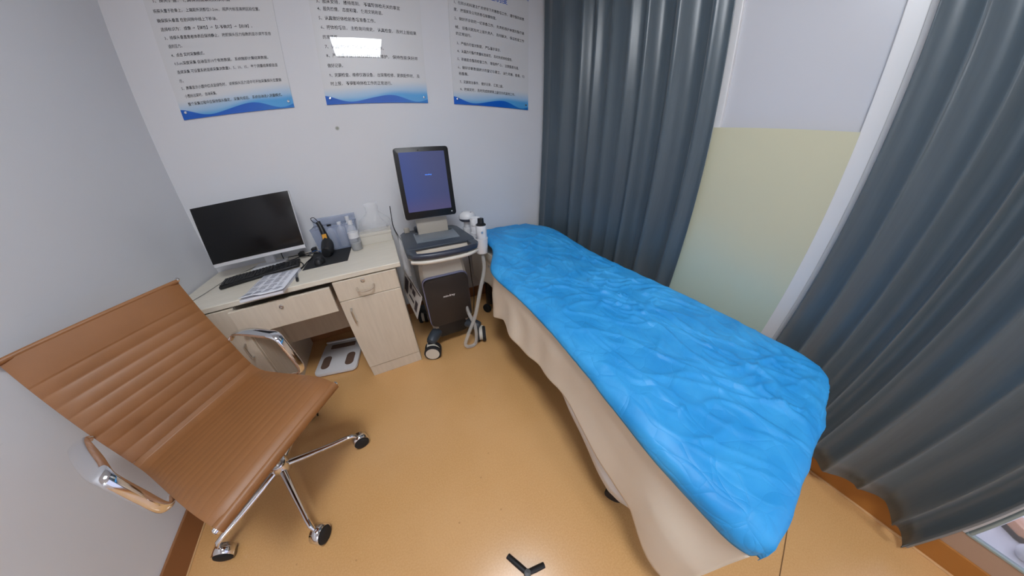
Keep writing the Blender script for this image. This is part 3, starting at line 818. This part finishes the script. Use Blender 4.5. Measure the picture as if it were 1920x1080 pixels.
# base and casters
MB().prism([(-0.10, -0.16), (0.10, -0.16), (0.13, 0.20), (-0.13, 0.20)], 0.085, 0.20, 0.015).build('base_block', M['black'], us)
for sx in (-1, 1):
    for (y0, x1, y1) in ((-0.10, 0.185, -0.215), (0.15, 0.165, 0.25)):
        a = MB(); x0 = 0.085
        a.tube(spline([(sx * x0, y0, 0.135), (sx * (x0 + x1) / 2, (y0 + y1) / 2, 0.135), (sx * x1, y1, 0.122)], 4), [0.040] * 6 + [0.038, 0.036, 0.030], 12, flat=1.0)
        a.build('base_arm', M['slate'], us)
        c = MB().prism([(-0.026, -0.028), (0.026, -0.028), (0.026, 0.03), (-0.026, 0.03)], 0.062, 0.108, 0.006,
                       Matrix.Translation((sx * x1, y1, 0)) @ Matrix.Rotation(math.radians(-12 if y1 > 0 else 72 if sx < 0 else -20), 4, 'Z')).build('caster', M['offwhite'], us)
        rot = Matrix.Translation((sx * x1, y1 - 0.016, 0.058)) @ Matrix.Rotation(math.radians(-12 if y1 > 0 else 72 if sx < 0 else -20), 4, 'Z') @ ROTY
        w = MB()
        for s in (-1, 1):
            w.lathe([(0.036, s * 0.012), (0.058, s * 0.012), (0.058, s * 0.032), (0.050, s * 0.036), (0.036, s * 0.030)], seg=30, mtx=rot)
        w.build('wheel', M['rubber'], c)
        MB().lathe([(0, -0.037), (0.047, -0.037), (0.047, 0.037), (0, 0.037)], seg=30, mtx=rot).build('wheel_cover', M['offwhite'], c)
# body shell and front panel
tp = MB()
prof = [(-0.145, 0.16), (-0.155, 0.30), (-0.155, 0.60), (-0.125, 0.74)]
rows = []
for z, hw, yf, yb in ((0.16, 0.138, -0.150, 0.20), (0.30, 0.148, -0.165, 0.22), (0.56, 0.150, -0.165, 0.22), (0.64, 0.145, -0.150, 0.22), (0.745, 0.125, -0.125, 0.20)):
    rows.append([(-hw, yf + .02, z), (-hw + 0.02, yf, z), (hw - 0.02, yf, z), (hw, yf + .02, z), (hw, yb, z), (-hw, yb, z), (-hw, yf + .02, z)])
tp.sheet(rows); tp.build('body_shell', M['greyshell'], us, angle=25)
mm = Matrix.Translation((0, -0.165, 0.402)) @ RX90
MB().prism(rounded(0.300, 0.375, 0.038, 6), -0.004, 0.014, 0.004, mm).build('panel_rim', M['rim'], us)
fp = MB().prism(rounded(0.288, 0.362, 0.034, 6), 0.010, 0.032, 0.007, mm).build('front_panel', M['speaker'], us)
bmx = join_text([('mindray', -0.035, 0.043, 0.446, 0.021)], us, 'logo_text', M['logo'], 0, 0, y=-0.1985)
# console deck with grip opening
dk = MB()
dk.prism([(-0.199, 0.10), (-0.203, -0.215), (-0.198, -0.255), (0.198, -0.255), (0.203, -0.215), (0.199, 0.10), (0.180, 0.145), (0.14, 0.165), (-0.14, 0.165), (-0.180, 0.145)], 0.800, 0.818, 0.006)
for sx in (-1, 1):
    dk.prism([(sx * 0.203, -0.21), (sx * 0.201, -0.30), (sx * 0.182, -0.338), (sx * 0.150, -0.345), (sx * 0.150, -0.25)][::sx], 0.785, 0.815, 0.008)
dk.build('console_deck', M['slate'], us)
gp = MB().tube(spline([(-0.170, -0.327, 0.798), (-0.12, -0.343, 0.795), (-0.05, -0.352, 0.794), (0.05, -0.352, 0.794), (0.12, -0.343, 0.795), (0.170, -0.327, 0.798)], 6), 0.017, 14)
gp.build('grip_bar', M['navy'], us)
MB().tube(spline([(-0.185, -0.315, 0.768), (-0.13, -0.343, 0.764), (-0.05, -0.354, 0.762), (0.05, -0.354, 0.762), (0.13, -0.343, 0.764), (0.185, -0.315, 0.768)], 6), 0.012, 12).build('grip_underside', M['offwhite'], us)
MB().box((-0.192, -0.250, 0.752), (0.192, 0.14, 0.802), 0.008).build('deck_underside', M['offwhite'], us)
kp = MB().prism([(-0.125, -0.165), (0.132, -0.175), (0.150, 0.045), (-0.118, 0.050)], 0.817, 0.8205, 0.001).build('touch_panel', M['keypanel'], us)
for k in range(6):
    x = -0.093 + k * 0.043
    MB().box((x - 0.014, 0.024, 0.8203), (x + 0.014, 0.035, 0.8223), 0.001).build('key', M['black'], us)
# hinge block behind the deck and monitor
MB().box((-0.095, 0.115, 0.80), (0.13, 0.175, 0.845), 0.012).build('hinge_block', M['slate'], us)
mt = Matrix.Translation((0.012, -0.005, 0.925)) @ Matrix.Rotation(math.radians(-7), 4, 'X') @ Matrix.Rotation(math.radians(-1), 4, 'Z')
MB().box((-0.100, 0.03, -0.115), (0.100, 0.060, 0.10), 0.008, 2, mt).build('monitor_neck', M['greyshell'], us)
MB().box((-0.163, 0.0, -0.004), (0.163, 0.034, 0.419), 0.012, 3, mt).build('monitor_back', M['white'], us)
scb = MB().prism(rounded(0.322, 0.415, 0.016, 5, 0.0, 0.2075), 0.0, 0.006, 0.002, mt @ RX90).build('monitor_bezel', M['blackgloss'], us)
def screen_mat():
    m = bpy.data.materials.new('lit_screen'); m.use_nodes = True
    nt, b = nodes_of(m)
    b.inputs['Base Color'].default_value = (0.01, 0.01, 0.015, 1); b.inputs['Roughness'].default_value = 0.4
    tc = nt.nodes.new('ShaderNodeTexCoord'); sx = nt.nodes.new('ShaderNodeSeparateXYZ'); nt.links.new(tc.outputs['Object'], sx.inputs[0])
    c = mix_color(nt, smooth(nt, sx.outputs['X'], -0.14, 0.12), lin((34, 60, 132)), lin((52, 60, 108)))
    n = nt.nodes.new('ShaderNodeTexNoise'); n.inputs['Scale'].default_value = 7; nt.links.new(tc.outputs['Object'], n.inputs['Vector'])
    low = math_node(nt, 'SUBTRACT', 1.0, smooth(nt, sx.outputs['Z'], 0.95, 1.08))
    c = mix_color(nt, math_node(nt, 'MULTIPLY', low, 0.6), c, lin((86, 70, 108)))
    c = mix_color(nt, math_node(nt, 'MULTIPLY', n.outputs['Fac'], 0.3), c, lin((40, 54, 112)))
    nt.links.new(c, b.inputs['Emission Color']); b.inputs['Emission Strength'].default_value = 0.85
    return m
MB().prism([(x, y) for x, y in rounded(0.268, 0.345, 0.003, 2, 0.0, 0.2155)], 0.005, 0.0075, 0.0, mt @ RX90).build('screen', screen_mat(), us, sm=False)
lg = join_text([('mindray', 0.0, 0.040, 0.255, 0.010)], us, 'screen_logo', emit('screen_logo_light', lin((70, 140, 255)), 1.6), 0, 0, y=-0.0085)
lg.matrix_parent_inverse = Matrix.Identity(4); lg.matrix_local = mt
MB().lathe([(0.004, 0), (0.004, 0.0015), (0, 0.002)], seg=12, mtx=mt @ Matrix.Translation((0.133, -0.006, 0.022)) @ RX90).build('power_led', M['white'], us)
MB().lathe([(0.005, 0), (0.005, 0.0015), (0, 0.002)], seg=12, mtx=mt @ Matrix.Translation((-0.02, -0.006, 0.398)) @ RX90).build('camera_dot', M['black'], us)
# small plug-in stub and probe holders
MB().box((-0.165, 0.115, 0.815), (-0.130, 0.145, 0.85), 0.006).build('socket_stub', M['greyshell'], us)
def holder(x, y, z0, z1, r, sl=0.0):
    return MB().lathe([(r * 0.82, z0), (r, z1 - 0.004), (r, z1), (r - 0.006, z1), (r * 0.82 - 0.006, z0 + 0.004), (0, z0 + 0.004)], (x, y, 0), 26).build('probe_holder', M['white'], us)
holder(0.288, -0.125, 0.668, 0.772, 0.047)
holder(0.298, -0.015, 0.690, 0.785, 0.040)
holder(0.280, 0.095, 0.700, 0.800, 0.040)
MB().box((0.185, -0.13, 0.72), (0.262, 0.13, 0.745), 0.006).build('holder_bracket', M['white'], us)
# things standing in the holders
pb = thing('ultrasound_probe', 'white ultrasound probe with black tip standing in the front holder beside the bed', 'probe', (UX + 0.294, UY - 0.128, 0.666))
MB().lathe([(0.024, 0.008), (0.030, 0.06), (0.035, 0.12), (0.0365, 0.185), (0.034, 0.19), (0, 0.19)], seg=26).build('probe_grip', M['white'], pb)
MB().lathe([(0.033, 0.188), (0.033, 0.196), (0.021, 0.205), (0.019, 0.235), (0, 0.237)], seg=24).build('probe_tip', M['black'], pb)
MB().lathe([(0.007, 0), (0.007, 0.003), (0, 0.003)], seg=12, mtx=Matrix.Translation((-0.010, -0.0345, 0.150)) @ RX90).build('probe_button', M['steel'], pb)
hp = spline([(-0.004, 0.0, -0.004), (-0.020, -0.05, -0.10), (-0.085, -0.110, -0.22), (-0.145, -0.130, -0.40), (-0.215, -0.135, -0.54), (-0.250, -0.145, -0.615), (-0.225, -0.150, -0.646), (-0.170, -0.145, -0.632), (-0.155, -0.125, -0.50), (-0.18, -0.06, -0.36), (-0.16, 0.02, -0.10)], 8)
sl = MB().tube(hp, 0.0135, 12, cap=False).build('cable_sleeve', M['sleeve'], pb, label='clear plastic sleeve around the cable')
MB().tube(hp, 0.004, 8).build('probe_cable', M['whitecable'], pb)
gb = thing('gel_bottle', 'white cylindrical gel bottle standing in the middle holder', 'bottle', (UX + 0.298, UY - 0.015, 0.695))
MB().lathe([(0.030, 0), (0.034, 0.02), (0.034, 0.135), (0.028, 0.145)], seg=24).build('bottle_body', M['white'], gb)
MB().lathe([(0.037, 0.14), (0.037, 0.185), (0.033, 0.19), (0.028, 0.186), (0, 0.186)], seg=28).build('bottle_cap', M['white'], gb)
p2 = thing('handheld_scanner', 'white round-headed scanning probe with dark band standing in the rear holder', 'probe', (UX + 0.280, UY + 0.095, 0.705))
MB().lathe([(0.026, 0), (0.032, 0.05), (0.030, 0.13), (0.036, 0.145)], seg=22).build('probe_grip', M['white'], p2)
MB().lathe([(0.050, 0.140), (0.060, 0.150), (0.060, 0.160)], seg=28).build('probe_band', M['navy'], p2)
MB().lathe([(0.060, 0.160), (0.060, 0.175), (0.050, 0.195), (0.03, 0.205), (0, 0.207)], seg=28).build('probe_head', M['white'], p2)
for a in (2.6, 5.3): MB().lathe([(0.010, 0), (0.010, 0.004), (0, 0.005)], (0.028 * math.cos(a), 0.028 * math.sin(a), 0.20), 14).build('probe_button', M['rim'], p2)
# card hung at the machine's left
cd = thing('instruction_card', 'printed card with dark pictures hanging between the desk and the ultrasound machine', 'card', (1.28, -0.49, 0.46))
NT, NB_, FT, FB = Vector((1.312, -0.62, 0.485)), Vector((1.250, -0.62, 0.335)), Vector((1.254, -0.36, 0.590)), Vector((1.216, -0.36, 0.430))
CO = Vector(cd.location)
def cq(u, v, off): 
    a = NT.lerp(FT, u); b = NB_.lerp(FB, u); p = a.lerp(b, v) - CO
    n = (FT - NT).cross(NB_ - NT).normalized()
    if n.x > 0: n = -n
    return p + n * off
MB().quad(cq(0, 0, 0), cq(1, 0, 0), cq(1, 1, 0), cq(0, 1, 0)).build('card_sheet', M['card'], cd, sm=False, solid=0.002)
for (u0, u1, v0, v1) in ((0.10, 0.24, 0.45, 0.86), (0.30, 0.46, 0.20, 0.42), (0.50, 0.62, 0.12, 0.36), (0.30, 0.60, 0.62, 0.72), (0.70, 0.92, 0.20, 0.80), (0.06, 0.90, 0.04, 0.09)):
    MB().quad(cq(u0, v0, .0016), cq(u1, v0, .0016), cq(u1, v1, .0016), cq(u0, v1, .0016)).build('printed_picture', M['darkprint'], cd, sm=False)
MB().tube([cq(0.45, 0.02, 0), Vector((1.305, -0.47, 0.745)) - CO], 0.0012, 6).build('cord', M['whitecable'], cd)
# loose plastic film and cable beside the machine
b2 = bag(1.268, -0.50, 0.62, 0.05, 0.13, 0.23, 'clear plastic bag hanging between the desk end and the machine', 7.7)
cable('power_cable', [(1.262, -0.02, 0.97), (1.258, -0.016, 0.90), (1.258, -0.02, 0.80), (1.30, -0.05, 0.68), (1.38, -0.08, 0.45), (1.42, -0.06, 0.008)], 0.003, M['cable'], 'black cable hanging on the wall between the desk and the machine')
cable('power_cable', [(1.735, -0.30, 0.66), (1.715, -0.40, 0.56), (1.685, -0.50, 0.47), (1.672, -0.56, 0.40), (1.668, -0.55, 0.30), (1.66, -0.50, 0.15), (1.62, -0.40, 0.006)], 0.003, M['cable'], 'thin dark cable hanging between the machine and the bed')

# ------------------------------------------------------------------ examination bed
bed = thing('examination_bed', 'padded examination bed frame under the sheets along the curtained wall', 'bed', (2.06, -1.15, 0))
def bb(lo, hi, bev=0.006): return MB().box((lo[0] - 2.06, lo[1] + 1.15, lo[2]), (hi[0] - 2.06, hi[1] + 1.15, hi[2]), bev, 2)
bb((1.84, -2.15, 0.47), (2.41, -0.09, 0.53)).build('bed_frame', M['steel'], bed)
bb((1.725, -2.165, 0.53), (2.425, -0.86, 0.630), 0.03).build('mattress', M['offwhite'], bed)
bb((1.835, -0.86, 0.53), (2.425, -0.08, 0.635), 0.03).build('head_section', M['offwhite'], bed)
bb((1.90, -0.72, 0.628), (2.36, -0.16, 0.70), 0.05).build('head_cushion', M['offwhite'], bed)
for x in (1.765, 2.375):
    for y in (-1.90, -0.33):
        if x < 2 and y > -1: x = 1.88
        l = bb((x - 0.022, y - 0.022, 0.08), (x + 0.022, y + 0.022, 0.475), 0.004).build('leg', M['black'], bed)
        MB().lathe([(0, -0.014), (0.038, -0.014), (0.040, -0.010), (0.040, 0.010), (0.038, 0.014), (0, 0.014)], seg=22,
                   mtx=Matrix.Translation((x - 2.06 - (0.025 if x < 2 else 0), y + 1.15, 0.040)) @ Matrix.Rotation(math.radians(25), 4, 'Z') @ ROTY).build('caster', M['rubber'], l)

def left_x(y, rnd=1.0):
    q = rnd * max(0.0, min(1.0, (-y - 2.06) / 0.14))
    return 1.705 - 0.056 * sstep(-1.30, -2.0, y) + 0.128 * sstep(-0.86, -0.56, y) + 0.034 * (1 - math.sqrt(max(0.0, 1 - q * q)))
def top_z(x, y):
    u = (x - 1.70) / 0.74
    pil = 0.075 * math.exp(-((y + 0.48) / 0.30) ** 2) * (1 - 0.25 * abs(2 * u - 1) ** 2)
    return 0.660 + pil + 0.014 * sstep(-1.2, -0.2, y) - 0.022 * sstep(-1.75, -2.2, y) * (1 - u)
def wrinkle(x, y):
    p = Vector((x * 3.2, y * 2.2, 0.3))
    q = Vector((x * 7.5 + 1.5 * noise.noise(p), y * 4.5 + 1.2 * noise.noise(p + Vector((5, 0, 0))), 2.1))
    ridge = 1 - abs(noise.noise(q)) * 2.2
    r2 = 1 - abs(noise.noise(Vector((q.x * 1.3 + q.y * 1.6, q.y * 0.9 - q.x * 0.8, 7.0)))) * 2.2
    d1 = Vector((x * 9 + y * 5 + 1.2 * noise.noise(p * 1.7), (y * 3 - x * 2.0), 4.2))
    r3 = 1 - abs(noise.noise(d1)) * 2.6
    amp = 0.55 + 0.9 * max(0, noise.noise(Vector((x * 1.6, y * 1.4, 12.0))))
    return 0.006 * noise.noise(p * 1.3) + amp * (0.013 * max(0, ridge) ** 6 + 0.012 * max(0, r2) ** 7 + 0.014 * max(0, r3) ** 5)
# disposable blue cover
NX, NY = 130, 300
rows = []
for j in range(NY + 1):
    t = -0.060 + 2.300 * j / NY               # distance along the bed incl. end drops
    row = []
    y_in = -(min(max(t, 0.05), 2.208))
    for i in range(NX + 1):
        qe = max(0.0, min(1.0, (t - 2.08) / 0.12)); x0, x1 = left_x(y_in), 2.455 - 0.10 * (1 - math.sqrt(max(0.0, 1 - qe * qe)))
        dl = 0.012 + 0.030 * sstep(-1.45, -2.0, y_in) + 0.010 * noise.noise(Vector((y_in * 3.0, 1.0, 9.0)))   # hem drop on the left
        dr = 0.09
        s = -dl + (x1 - x0 + dl + dr) * i / NX
        ex = max(0, -s, s - (x1 - x0))
        ey = max(0, 0.05 - t, t - 2.208)
        x = x0 + min(max(s, 0), x1 - x0); y = y_in
        drop = math.hypot(ex, ey)
        # rounded shoulder inside the edge
        R = 0.055
        di = min(s, (x1 - x0) - s, t - 0.05, 2.208 - t)
        sh = 0.0
        if di < R: 
            q = 1 - max(di, 0) / R; sh = 0.020 * q * q
        z = top_z(x, y) - sh - drop
        wob = wrinkle(x, y)
        z += wob * (0.25 + 0.75 * sstep(0.0, 0.12, di))
        if ex > 0: x += (-1 if s < 0 else 1) * (0.010 * noise.noise(Vector((y * 7, s * 6, 1.0))) * ex / 0.05 + 0.010 * min(1, ex / 0.02))
        if ey > 0: y -= (-1 if t < 0.05 else 1) * (0.010 * noise.noise(Vector((x * 12, t * 8, 4.0))) + 0.004)
        row.append((x, y, z))
    rows.append(row)
bl = MB().sheet([[Vector(p) - Vector((2.06, -1.15, 0.65)) for p in r] for r in rows]).build('disposable_bed_cover', M['blue'], solid=0.0012, angle=180)
bl.location = (2.06, -1.15, 0.65)
tag(bl, 'bright blue crinkled disposable cover stretched over the top of the bed', 'bed cover')

# cream sheet hanging at the side and foot
hem = [(0.20, 0.30), (0.45, 0.36), (0.624, 0.363), (0.743, 0.293), (0.823, 0.318), (0.951, 0.373), (1.011, 0.355), (1.187, 0.329), (1.337, 0.349), (1.50, 0.375), (1.59, 0.375), (1.70, 0.338), (1.80, 0.305), (1.90, 0.268), (1.978, 0.262), (2.04, 0.216), (2.107, 0.170), (2.195, 0.12)]
NS = 230
path = []
for k in range(NS + 1):
    y = -0.12 - (2.195 - 0.12) * k / NS
    path.append((left_x(y, 0.5) + 0.012, y, 'side'))
for k in range(1, 70):
    path.append((left_x(-2.2, 0.5) + 0.012 + 0.76 * k / 69, -2.188, 'foot'))
rows = []
NZ = 30
for j in range(NZ + 1):
    v = j / NZ; row = []
    for (x, y, w) in path:
        zt = 0.625 - 0.06 * sstep(-1.5, -2.1, y)
        zb = interp(hem, -y) if w == 'side' else 0.12 + 0.20 * min(1, (x - left_x(-2.2, 0.5)) / 0.15)
        z = zt + (zb - zt) * v
        if w == 'side':
            fold = 0.005 * math.sin(y * 24 + 2.4 * math.sin(y * 5)) + 0.022 * noise.noise(Vector((y * 5, 2.0, v * 0.9)))
            flare = 0.0
            g = sstep(0.10, 0.55, v)
            xx = x - (0.004 + 0.010 * g + fold * g + flare)
            yy = y - 0.015 * v * sstep(-2.0, -2.2, y)
        else:
            xx = x; yy = y - 0.004 - v * 0.012 * math.sin(x * 20)
        row.append((xx, yy, z))
    rows.append(row)
sh = MB().sheet([[Vector(p) - Vector((1.70, -1.2, 0.3)) for p in r] for r in rows]).build('bed_sheet', M['sheet'], solid=0.0015, angle=180)
sh.location = (1.70, -1.2, 0.3)
tag(sh, 'cream cotton sheet hanging down the side of the bed below the blue cover', 'sheet')
# pale under-sheet showing below the cream hem
hem2 = [(1.40, 0.355), (1.47, 0.355), (1.53, 0.350), (1.59, 0.315), (1.70, 0.258), (1.764, 0.232), (1.885, 0.184), (1.934, 0.200), (1.985, 0.25), (2.03, 0.26)]
rows = []
for j in range(9):
    v = j / 8; row = []
    for k in range(61):
        y = -1.40 - 0.63 * k / 60
        zb = interp(hem2, -y); z = 0.46 + (zb - 0.46) * v
        row.append((left_x(y) + 0.030 + 0.003 * math.sin(y * 25) * v - 0.016 * v, y, z))
    rows.append(row)
us2 = MB().sheet([[Vector(p) - Vector((1.70, -1.7, 0.3)) for p in r] for r in rows]).build('under_sheet', M['sheet_white'], solid=0.0015, angle=180)
us2.location = (1.70, -1.7, 0.3)
tag(us2, 'white under-sheet edge hanging below the cream sheet along the bed side', 'sheet')

# ------------------------------------------------------------------ office chair
HX, HY, HA = 0.436, -1.161, -37.0
ch = thing('office_chair', 'tan ribbed leather office chair with chrome arms and base at the left wall', 'chair', (HX, HY, 0), math.radians(HA))
HWID = 0.242
back_pts = [(-0.337, 0.942), (-0.313, 0.875), (-0.289, 0.801), (-0.252, 0.718), (-0.221, 0.645), (-0.196, 0.570), (-0.172, 0.518)]
seat_pts = [(-0.172, 0.518), (-0.135, 0.497), (-0.075, 0.497), (0.0, 0.510), (0.082, 0.525), (0.18, 0.545), (0.275, 0.560), (0.335, 0.558), (0.369, 0.540)]
RIB = 0.0030
def sling(pts2, name, ribs, first, roll):
    c = spline([(x, 0, z) for x, z in pts2], 26)
    L = [0.0]
    for a, b in zip(c, c[1:]): L.append(L[-1] + (b - a).length)
    front, backs = [], []
    for k, p in enumerate(c):
        t = (c[min(k + 1, len(c) - 1)] - c[max(k - 1, 0)]).normalized()
        nrm = Vector((t.z, 0, -t.x))
        if nrm.z < 0 or (abs(nrm.z) < 0.9 and nrm.x < 0 and name == 'backrest'): nrm = -nrm
        if name == 'backrest' and nrm.x < 0: nrm = -nrm
        s = L[k] / L[-1]
        rib = 0.0
        if s > first and s < 1 - 0.0:
            ph = (s - first) / (1 - first) * ribs
            rib = RIB * abs(math.sin(math.pi * ph)) ** 0.6
        else: rib = RIB
        ends = min(1, (s + 0.001) / 0.03, (1.001 - s) / 0.03) if roll else 1
        front.append(p + nrm * (0.004 + rib * ends)); backs.append(p - nrm * 0.007)
    m = MB(); n = 14
    rows = []
    for p, q in zip(front, backs):
        r = []
        for i in range(n + 1):
            y = -HWID + 2 * HWID * i / n
            e = min(1, (HWID - abs(y)) / 0.02)
            d = (p - q)
            pp_ = q + d * (0.35 + 0.65 * e ** 0.5)
            r.append((pp_.x, y, pp_.z))
        for i in range(n, -1, -1):
            y = -HWID + 2 * HWID * i / n
            r.append((q.x, y, q.z))
        r.append(r[0]); rows.append(r)
    V = [[m.bm.verts.new(p) for p in r[:-1]] for r in rows]
    K = len(V[0])
    for A, B in zip(V, V[1:]):
        for k in range(K): m.bm.faces.new((A[k], A[(k + 1) % K], B[(k + 1) % K], B[k]))
    m.bm.faces.new(V[0][::-1]); m.bm.faces.new(V[-1])
    return m.build(name, M['leather'], ch, angle=60)
sling(back_pts, 'backrest', 8, 0.22, False)
RIB = 0.0010
sling(seat_pts, 'seat', 15, 0.04, False)
# rolled ends
MB().tube([(-0.337, -HWID, 0.940), (-0.337, HWID, 0.940)], 0.0095, 12).build('top_roll', M['leather'], ch)
MB().tube([(0.364, -HWID, 0.532), (0.364, HWID, 0.532)], 0.017, 14).build('front_roll', M['leather'], ch)
for sy in (-1, 1):
    rail = [(-0.352, 0.940), (-0.327, 0.870), (-0.303, 0.800), (-0.266, 0.716), (-0.235, 0.643), (-0.211, 0.568), (-0.190, 0.510), (-0.140, 0.484), (-0.075, 0.483), (0.082, 0.510), (0.275, 0.545), (0.340, 0.540), (0.366, 0.528)]
    MB().tube(spline([(x, sy * (HWID - 0.010), z) for x, z in rail], 5), 0.009, 10, flat=0.8).build('side_rail', M['chrome'], ch)
    for (x, z) in ((-0.340, 0.945), (0.364, 0.532)):
        MB().lathe([(0.010, 0), (0.010, 0.007), (0.006, 0.010), (0, 0.010)], seg=14, mtx=Matrix.Translation((x, sy * HWID, z)) @ Matrix.Rotation(-sy * math.pi / 2, 4, 'X')).build('rail_cap', M['chrome'], ch)
    # arm loop: rear mount, flat arm top, front post
    y0, y1 = sy * (HWID + 0.004), sy * (HWID + 0.035)
    y1 = sy * (HWID + 0.026)
    pts = [(-0.222, y0, 0.648), (-0.205, y1, 0.668), (-0.14, y1, 0.690), (-0.04, y1, 0.706), (0.06, y1, 0.714), (0.118, y1, 0.717), (0.142, y1, 0.708), (0.151, y1, 0.685), (0.162, y1, 0.62), (0.168, y1, 0.560), (0.158, sy * (HWID + 0.016), 0.535), (0.12, y0, 0.522)]
    hw = [0.012, 0.018, 0.024, 0.026, 0.025, 0.022, 0.018, 0.017, 0.017, 0.016, 0.013, 0.010]
    sp = spline(pts, 6); hws = [v.x for v in spline([(h, 0, 0) for h in hw], 6)]
    rows = []
    for k, p in enumerate(sp):
        t = (sp[min(k + 1, len(sp) - 1)] - sp[max(k - 1, 0)]).normalized()
        a = Vector((0, 1, 0)) - t * t.y; a.normalize(); b_ = t.cross(a)
        w_ = hws[k]
        rows.append([p + a * w_ * math.cos(q) + b_ * 0.008 * math.sin(q) for q in [2 * math.pi * i / 16 for i in range(17)]])
    am = MB(); V = [[am.bm.verts.new(p) for p in r[:-1]] for r in rows]
    for A, B in zip(V, V[1:]):
        for k in range(16): am.bm.faces.new((A[k], A[(k + 1) % 16], B[(k + 1) % 16], B[k]))
    am.bm.faces.new(V[0][::-1]); am.bm.faces.new(V[-1])
    am.build('armrest', M['chrome'], ch, angle=70)
for (x, z) in ((-0.225, 0.62), (0.03, 0.495)):
    MB().tube([(x, -HWID + 0.012, z), (x, HWID - 0.012, z)], 0.010, 10).build('cross_bar', M['chrome'], ch)
MB().prism(rounded(0.20, 0.16, 0.03), 0.435, 0.49, 0.01).build('tilt_mechanism', M['black'], ch)
MB().lathe([(0.028, 0.13), (0.028, 0.30), (0.016, 0.302), (0.016, 0.44)], seg=20).build('gas_column', M['steel'], ch)
MB().lathe([(0.030, 0.095), (0.042, 0.105), (0.044, 0.15), (0.036, 0.165), (0.028, 0.166)], seg=22).build('base_hub', M['chrome'], ch)
for k in range(5):
    a = math.radians(8.3 - HA + 72 * k)
    R = Matrix.Rotation(a, 4, 'Z')
    lg_ = MB().tube([R @ Vector(p) for p in ((0.03, 0, 0.125), (0.12, 0, 0.114), (0.24, 0, 0.104), (0.305, 0, 0.102), (0.330, 0, 0.098), (0.342, 0, 0.082))], [0.017, 0.015, 0.0115, 0.0105, 0.0105, 0.009], 12, flat=1.0).build('base_leg', M['chrome'], ch)
    sw = math.radians({0: 10, 4: -55, 3: -45, 1: 30, 2: 60}[k])
    T = R @ Matrix.Translation((0.350, 0, 0)) @ Matrix.Rotation(sw, 4, 'Z')
    cs = MB()
    for s in (0,):
        # hooded shroud: half drum over the wheel
        n = 12; ring = []
        for i in range(n + 1):
            aa = math.radians(-30 + 240 * i / n)
            ring.append([(0.038 * math.cos(aa), yy, 0.039 + 0.038 * math.sin(aa)) for yy in (-0.021, 0.021)])
        cs.sheet([[T @ Vector(p) for p in r] for r in ring])
    c = cs.build('caster', M['chrome'], ch, solid=0.003, angle=180)
    c.parent = lg_
    rt = T @ Matrix.Translation((0, 0, 0.0355)) @ Matrix.Rotation(math.pi / 2, 4, 'X')
    w = MB().lathe([(0, -0.026), (0.026, -0.026), (0.0345, -0.023), (0.0345, 0.023), (0.026, 0.026), (0, 0.026)], seg=22, mtx=rt).build('caster_wheel', M['rubber'], lg_)

# ------------------------------------------------------------------ tripod foot on the floor
tr = thing('camera_tripod', 'small black tripod foot standing on the floor in the foreground', 'tripod', (1.288, -1.925, 0))
for (dx, dy) in ((-0.036, 0.082), (0.066, -0.010), (-0.045, -0.075)):
    MB().tube([(0.004 * (dx > 0), 0, 0.022), (dx * 0.5, dy * 0.5, 0.017), (dx, dy, 0.009)], [0.008, 0.0085, 0.008], 10, flat=1.3).build('tripod_leg', M['black'], tr)
MB().lathe([(0.012, 0.012), (0.014, 0.02), (0.012, 0.034), (0, 0.035)], seg=18).build('tripod_hub', M['black'], tr)
